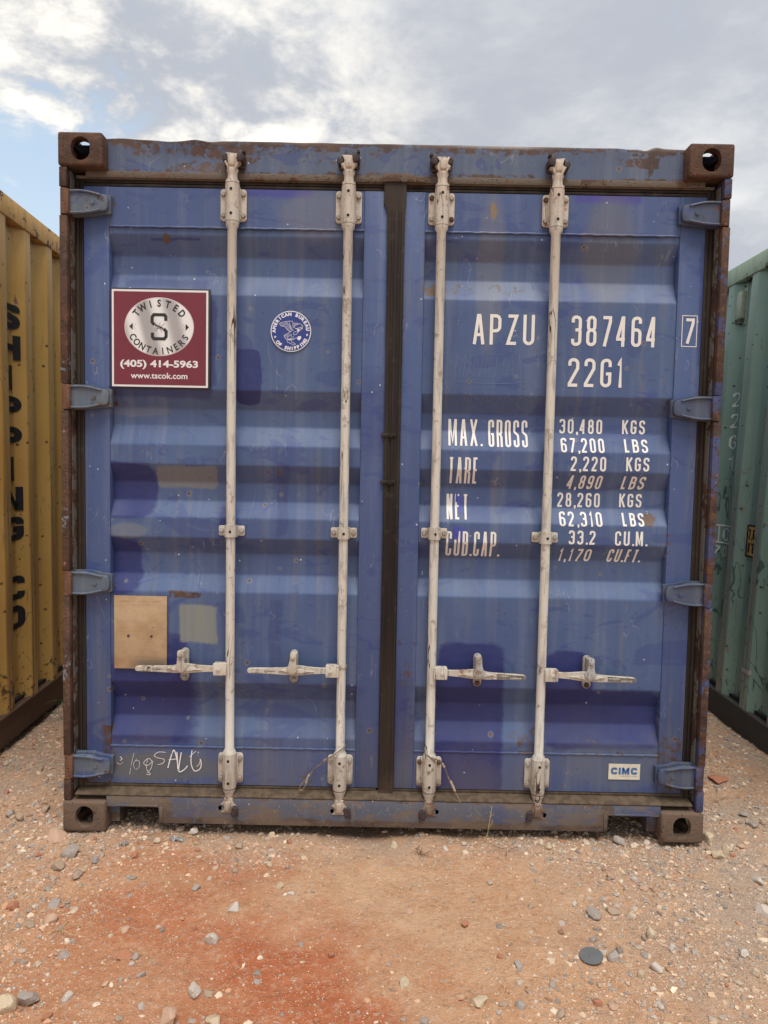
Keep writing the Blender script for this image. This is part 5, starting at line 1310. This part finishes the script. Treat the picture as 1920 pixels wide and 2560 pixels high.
NAMED = [  # x, y, size, colour, flatness, label
 (-1.232, -.030, .078, 'pink', .85, "large pinkish rock at the foot of the blue container's left corner"),
 (-1.125, -.125, .085, 'grey', .75, "large grey rock just in front of the pinkish one"),
 (-1.136, -.215, .064, 'tan', .7, "brownish wedge of rock nearest the viewer among the three by the left corner"),
 (-.723, .030, .050, 'pale', .9, "pale block of stone under the sill edge, left of the first bar"),
 (-.785, .045, .040, 'tan', .7, "tan stone tucked under the sill beside the pale block"),
 (-1.471, .100, .044, 'grey', .8, "grey stone at the far left, in the gap beside the yellow container"),
 (-1.428, .083, .038, 'tan', .9, "upright tan stone beside the grey one in the left gap"),
 (-1.361, .162, .050, 'tan', .7, "tan stone behind the pinkish rock in the left gap"),
 (-.468, -.442, .050, 'pale', .7, "white and grey angular rock alone on the clay, farthest of three"),
 (-.509, -.589, .046, 'pale', 1.0, "whitish upright rock in the middle of the red clay"),
 (-.508, -.791, .054, 'pale', .7, "white rock on the clay nearest the viewer"),
 (-.934, -.830, .068, 'grey', .7, "grey and tan slab of rock in the lower left"),
 (-.980, -.870, .055, 'yel', .8, "cream rock at the lower left edge of the picture"),
 (-.831, -.825, .034, 'pale', .8, "small pale rock right of the grey and tan slab"),
 (-.741, -.660, .048, 'brick', .5, "flat red and white stone lying on the clay"),
 (-.711, -.661, .028, 'grey', .8, "small grey stone touching the flat red one"),
 (-.546, -.893, .048, 'pink', .7, "pink stone at the bottom edge left of the middle"),
 (-.425, -.898, .040, 'yel', .6, "cream stone at the bottom edge, right of the pink one"),
 (-.665, -.736, .030, 'grey', .7, "little grey stone below the flat red one"),
 (-.784, -.538, .044, 'pink', .4, "flat pinkish stone half sunk in the clay"),
 (-1.173, -.444, .044, 'brick', .6, "brick red fragment at the left edge of the gravel"),
 (-1.026, -.497, .040, 'pink', .7, "round pinkish stone beside the dry grass strands"),
 (-1.048, -.273, .050, 'tan', .7, "tan stone in the gravel below the left corner"),
 (-1.057, -.414, .048, 'grey', .5, "flat bluish grey stone in the left gravel"),
 (-1.020, -.185, .040, 'grey', .7, "grey stone right of the brownish wedge"),
 (-.622, -.330, .026, 'grey', .9, "dark little stone alone on the clay below the fork pocket"),
 (1.238, -.070, .070, 'yel', .8, "big cream rock outside the right corner casting"),
 (1.265, .045, .056, 'yel', 1.0, "cream rock leaning behind the big one at the right corner"),
 (1.300, -.020, .044, 'yel', .8, "smaller cream rock touching the big one on its right"),
 (1.538, .561, .090, 'brick', .25, "flat orange red stone in the right gap"),
 (.908, .020, .050, 'grey', .7, "grey stone in front of the right fork pocket"),
 (1.015, .035, .032, 'pale', .7, "round pale stone inside the right fork pocket opening"),
 (.741, -.413, .046, 'tan', .6, "smooth tan stone right of the middle"),
 (.677, -.441, .048, 'grey', .6, "grey stone left of the smooth tan one"),
 (1.230, -.412, .055, 'pale', .8, "pale angular rock at the right edge of the picture"),
 (.680, -.634, .054, 'grey', .55, "grey stone right beside the dark metal disc"),
 (.788, -.676, .042, 'pale', .8, "pale stone below right of the metal disc"),
 (.255, -.835, .052, 'yel', .6, "broad cream stone near the bottom edge, right of the middle"),
 (1.305, -.238, .052, 'pale', .7, "pale stone below the rocks at the right corner"),
 (1.483, .132, .052, 'grey', .5, "grey slab lying in the right gap"),
 (1.494, .238, .052, 'grey', .5, "grey stone behind the slab in the right gap")]
for i, (x, y, s, cc, fl, lab) in enumerate(NAMED):
    o = link_mesh("rock", rock_mesh(100 + i, MR[cc], 3, fl, 11)); h = float(ground_h(x, y)); o.scale = (s, s, s); o.location = (x, y, h + s * fl * .20)
    o.rotation_euler = (R(rs.uniform(-14, 14)), R(rs.uniform(-14, 14)), R(rs.uniform(0, 360))); tag(o, lab, "rock")
kinds = list(MR); base_r = [rock_mesh(300 + i, MR[kinds[i % 6]], 2, .5 + .08 * (i % 6)) for i in range(24)]
BAND = [("small stone lying in the gravel in front of the sill", "small stones in front of the sill", lambda x, y: abs(x) < 1.1 and -.30 < y < .02, 34), ("small stone in the gravel heap at the left", "small stones in the left gravel", lambda x, y: x < -.85, 60),
        ("small stone in the gravel spread at the right", "small stones in the right gravel", lambda x, y: x > .75, 64), ("small stone lying loose on the open clay", "small stones on the open clay", lambda x, y: -.85 <= x <= .75 and y <= -.30, 46)]
for lab, grp, test, cnt in BAND:
    k = 0
    while k < cnt:
        x = rs.uniform(-1.75, 1.75); y = rs.uniform(-1.05, 1.2)
        if not test(x, y) or rs.rand() > float(density(x, y)) + .1 or (abs(x) < 1.25 and y > .03): continue
        if any((x - n[0]) ** 2 + (y - n[1]) ** 2 < ((n[2] + .03) / 2) ** 2 for n in NAMED): continue
        if math.hypot(x - .61, y + .635) < .06: continue
        s = rs.uniform(.018, .036); j = rs.randint(0, 24)
        o = link_mesh("rock", base_r[j]); o.scale = (s, s, s); fl = .5 + .08 * (j % 6)
        o.location = (x, y, float(ground_h(x, y)) + s * fl * .16); o.rotation_euler = (R(rs.uniform(-20, 20)), R(rs.uniform(-20, 20)), R(rs.uniform(0, 360)))
        kd = kinds[j % 6]; cn = {"pink": "pinkish", "pale": "whitish", "yel": "cream", "brick": "brick red"}.get(kd, kd)
        tag(o, lab.replace("small stone", "small %s stone" % cn), "rock", grp.replace("small stones", "small %s stones" % cn)); k += 1

# ------------------------------------------------------------------ small litter and plants
x, y = .61, -.635; h = float(ground_h(x, y)) + .010
bm = bmesh.new(); lathe(bm, [(0, .0), (0, .0335), (.0012, .0342), (.0030, .0332), (.0030, .006), (.0022, .0055), (.0022, .003)], 0, 0, 40, cap=False); lathe(bm, [(.0030, .0045), (.0042, .003), (.0044, .0008)], 0, 0, 10)
o = finish(bm, "metal_disc", plain("dull_grey_disc", (.125, .128, .13), .6, .06, 20)); o.location = (x, y, h); o.rotation_euler = (R(4), R(-5), 0); tag(o, "flat dark grey metal disc lying on the gravel", "disc")
M_SCRAP = plain("white_scrap", (.66, .66, .64), .6, .08)
def crumple(loc, sx, sy, rot, label, name="plastic_scrap", n=9):
    bm = bmesh.new(); g_ = []
    for j in range(n):
        row = []
        for i in range(n):
            u = i / (n - 1) - .5; v = j / (n - 1) - .5
            row.append(bm.verts.new((u * sx * (1 + .3 * math.sin(j * 1.3)), v * sy * (1 + .4 * math.sin(i * .9)), .006 * math.sin(i * 1.9 + j * .6) + .004 * math.cos(j * 2.3 - i))))
        g_.append(row)
    for j in range(n - 1):
        for i in range(n - 1): bm.faces.new((g_[j][i], g_[j][i + 1], g_[j + 1][i + 1], g_[j + 1][i]))
    bmesh.ops.solidify(bm, geom=bm.faces[:], thickness=.0012)
    o = finish(bm, name, M_SCRAP, smooth=30); o.location = (loc[0], loc[1], float(ground_h(*loc)) + .010); o.rotation_euler = (R(8), 0, rot); tag(o, label, "litter"); return o
crumple((-.773, -.040), .050, .016, -.25, "crumpled strip of white plastic below the left fork pocket")
crumple((-.955, -.075), .022, .014, .7, "tiny scrap of white plastic left of the crumpled strip")
M_DRY = plain("dry_grass", (.46, .35, .18), .8, .2, 30); M_GREEN = plain("green_grass", (.085, .125, .035), .7, .3, 20)
def blade(bm, p0, p1, p2, wd):
    P3 = smooth_path([p0, p1, p2], 6); n = len(P3); L = []
    side = (P3[-1] - P3[0]).cross(Vector((0, 0, 1)));
    side = side.normalized() if side.length > 1e-4 else Vector((1, 0, 0))
    for i, p in enumerate(P3):
        w_ = wd * (1 - (i / (n - 1)) ** 2) + .0002; c = Vector((0, 0, w_ * .25)); L.append((bm.verts.new(p - side * w_), bm.verts.new(p - c), bm.verts.new(p + side * w_)))
    for a, b in zip(L[:-1], L[1:]): bm.faces.new((a[0], a[1], b[1], b[0])); bm.faces.new((a[1], a[2], b[2], b[1]))
# grass tuft by the yellow rail
gx, gy = -1.70, 1.12; gz = float(ground_h(gx, gy)); t_ = empty("grass_tuft", (gx, gy, gz)); tag(t_, "small tuft of green grass growing at the foot of the yellow container", "grass")
bm = bmesh.new(); rg = random.Random(4)
for k in range(26):
    a = rg.uniform(0, 6.28); l = rg.uniform(.05, .15); hh = rg.uniform(.04, .16); blade(bm, (rg.uniform(-.02, .02), rg.uniform(-.02, .02), 0), (math.cos(a) * l * .4, math.sin(a) * l * .4, hh * .8), (math.cos(a) * l, math.sin(a) * l, hh * rg.uniform(.4, 1.0)), rg.uniform(.0025, .005))
finish(bm, "leaves", M_GREEN, t_, shade=False)
bm = bmesh.new()
for k in range(9):
    a = rg.uniform(-.6, 1.2); l = rg.uniform(.10, .22); blade(bm, (0, 0, .01), (math.cos(a) * l * .5, math.sin(a) * l * .5, .10), (math.cos(a) * l, math.sin(a) * l, rg.uniform(.05, .17)), .0012)
finish(bm, "dry_blades", M_DRY, t_, shade=False)
def strands(name, x, y, n, l0, l1, up, label, seed, mat=M_DRY, spread=6.28):
    rg = random.Random(seed); bm = bmesh.new()
    for k in range(n):
        a = rg.uniform(0, spread); l = rg.uniform(l0, l1); ox, oy = rg.uniform(-.01, .01), rg.uniform(-.01, .01)
        p = [(ox, oy, .004), (ox + math.cos(a) * l * .5 + rg.uniform(-.01, .01), oy + math.sin(a) * l * .5, up * rg.uniform(.6, 1.2)), (ox + math.cos(a) * l, oy + math.sin(a) * l, up * rg.uniform(.1, .9) + .003)]
        tube(bm, smooth_path(p, 5), .0009, 5)
    o = finish(bm, name, mat); o.location = (x, y, float(ground_h(x, y))); tag(o, label, "dry grass"); return o
strands("dry_grass_strands", -.975, -.545, 7, .03, .065, .012, "loose dry grass strands lying by the round pinkish stone", 3)
strands("dry_grass_strands", -.700, -.655, 3, .03, .06, .010, "two or three dry stalks beside the flat red stone", 5)
strands("dry_twig", .14, -.09, 9, .02, .045, .012, "little tangle of brown twigs in front of the sill middle", 8, plain("brown_twig", (.11, .07, .04), .9, .2))
strands("dry_twig", .46, -.08, 3, .03, .07, .010, "dark twig lying in front of the inner right bar", 9, plain("dark_twig", (.05, .035, .025), .9, .2))
strands("dry_twig", 1.42, .36, 4, .06, .12, .012, "dry stick lying among the stones in the right gap", 12, plain("pale_twig", (.36, .28, .2), .9, .2), 1.0)
# thin dry weed in front of the sill
bm = bmesh.new(); wx, wy = .392, -.012; wz = float(ground_h(wx, wy))
tube(bm, smooth_path([(0, 0, 0), (.006, .0, .045), (.010, .002, .075), (.016, .004, .105), (.018, .006, .136)], 5), .0011, 5)
for (a, b, c_, d_) in ((-.012, .0, .006, .045), (.010, .06, .022, .088), (.016, .10, .010, .122), (.016, .10, .026, .118), (-.006, .02, .006, .04)):
    tube(bm, smooth_path([(a if a < .01 else .010, 0, b), ((a + c_) / 2 + .002, -.002, (b + d_) / 2), (c_, -.003, d_)], 4), .0008, 5)
o = finish(bm, "dry_weed", M_DRY); o.location = (wx, wy, wz); tag(o, "thin dry weed standing in front of the sill", "weed")
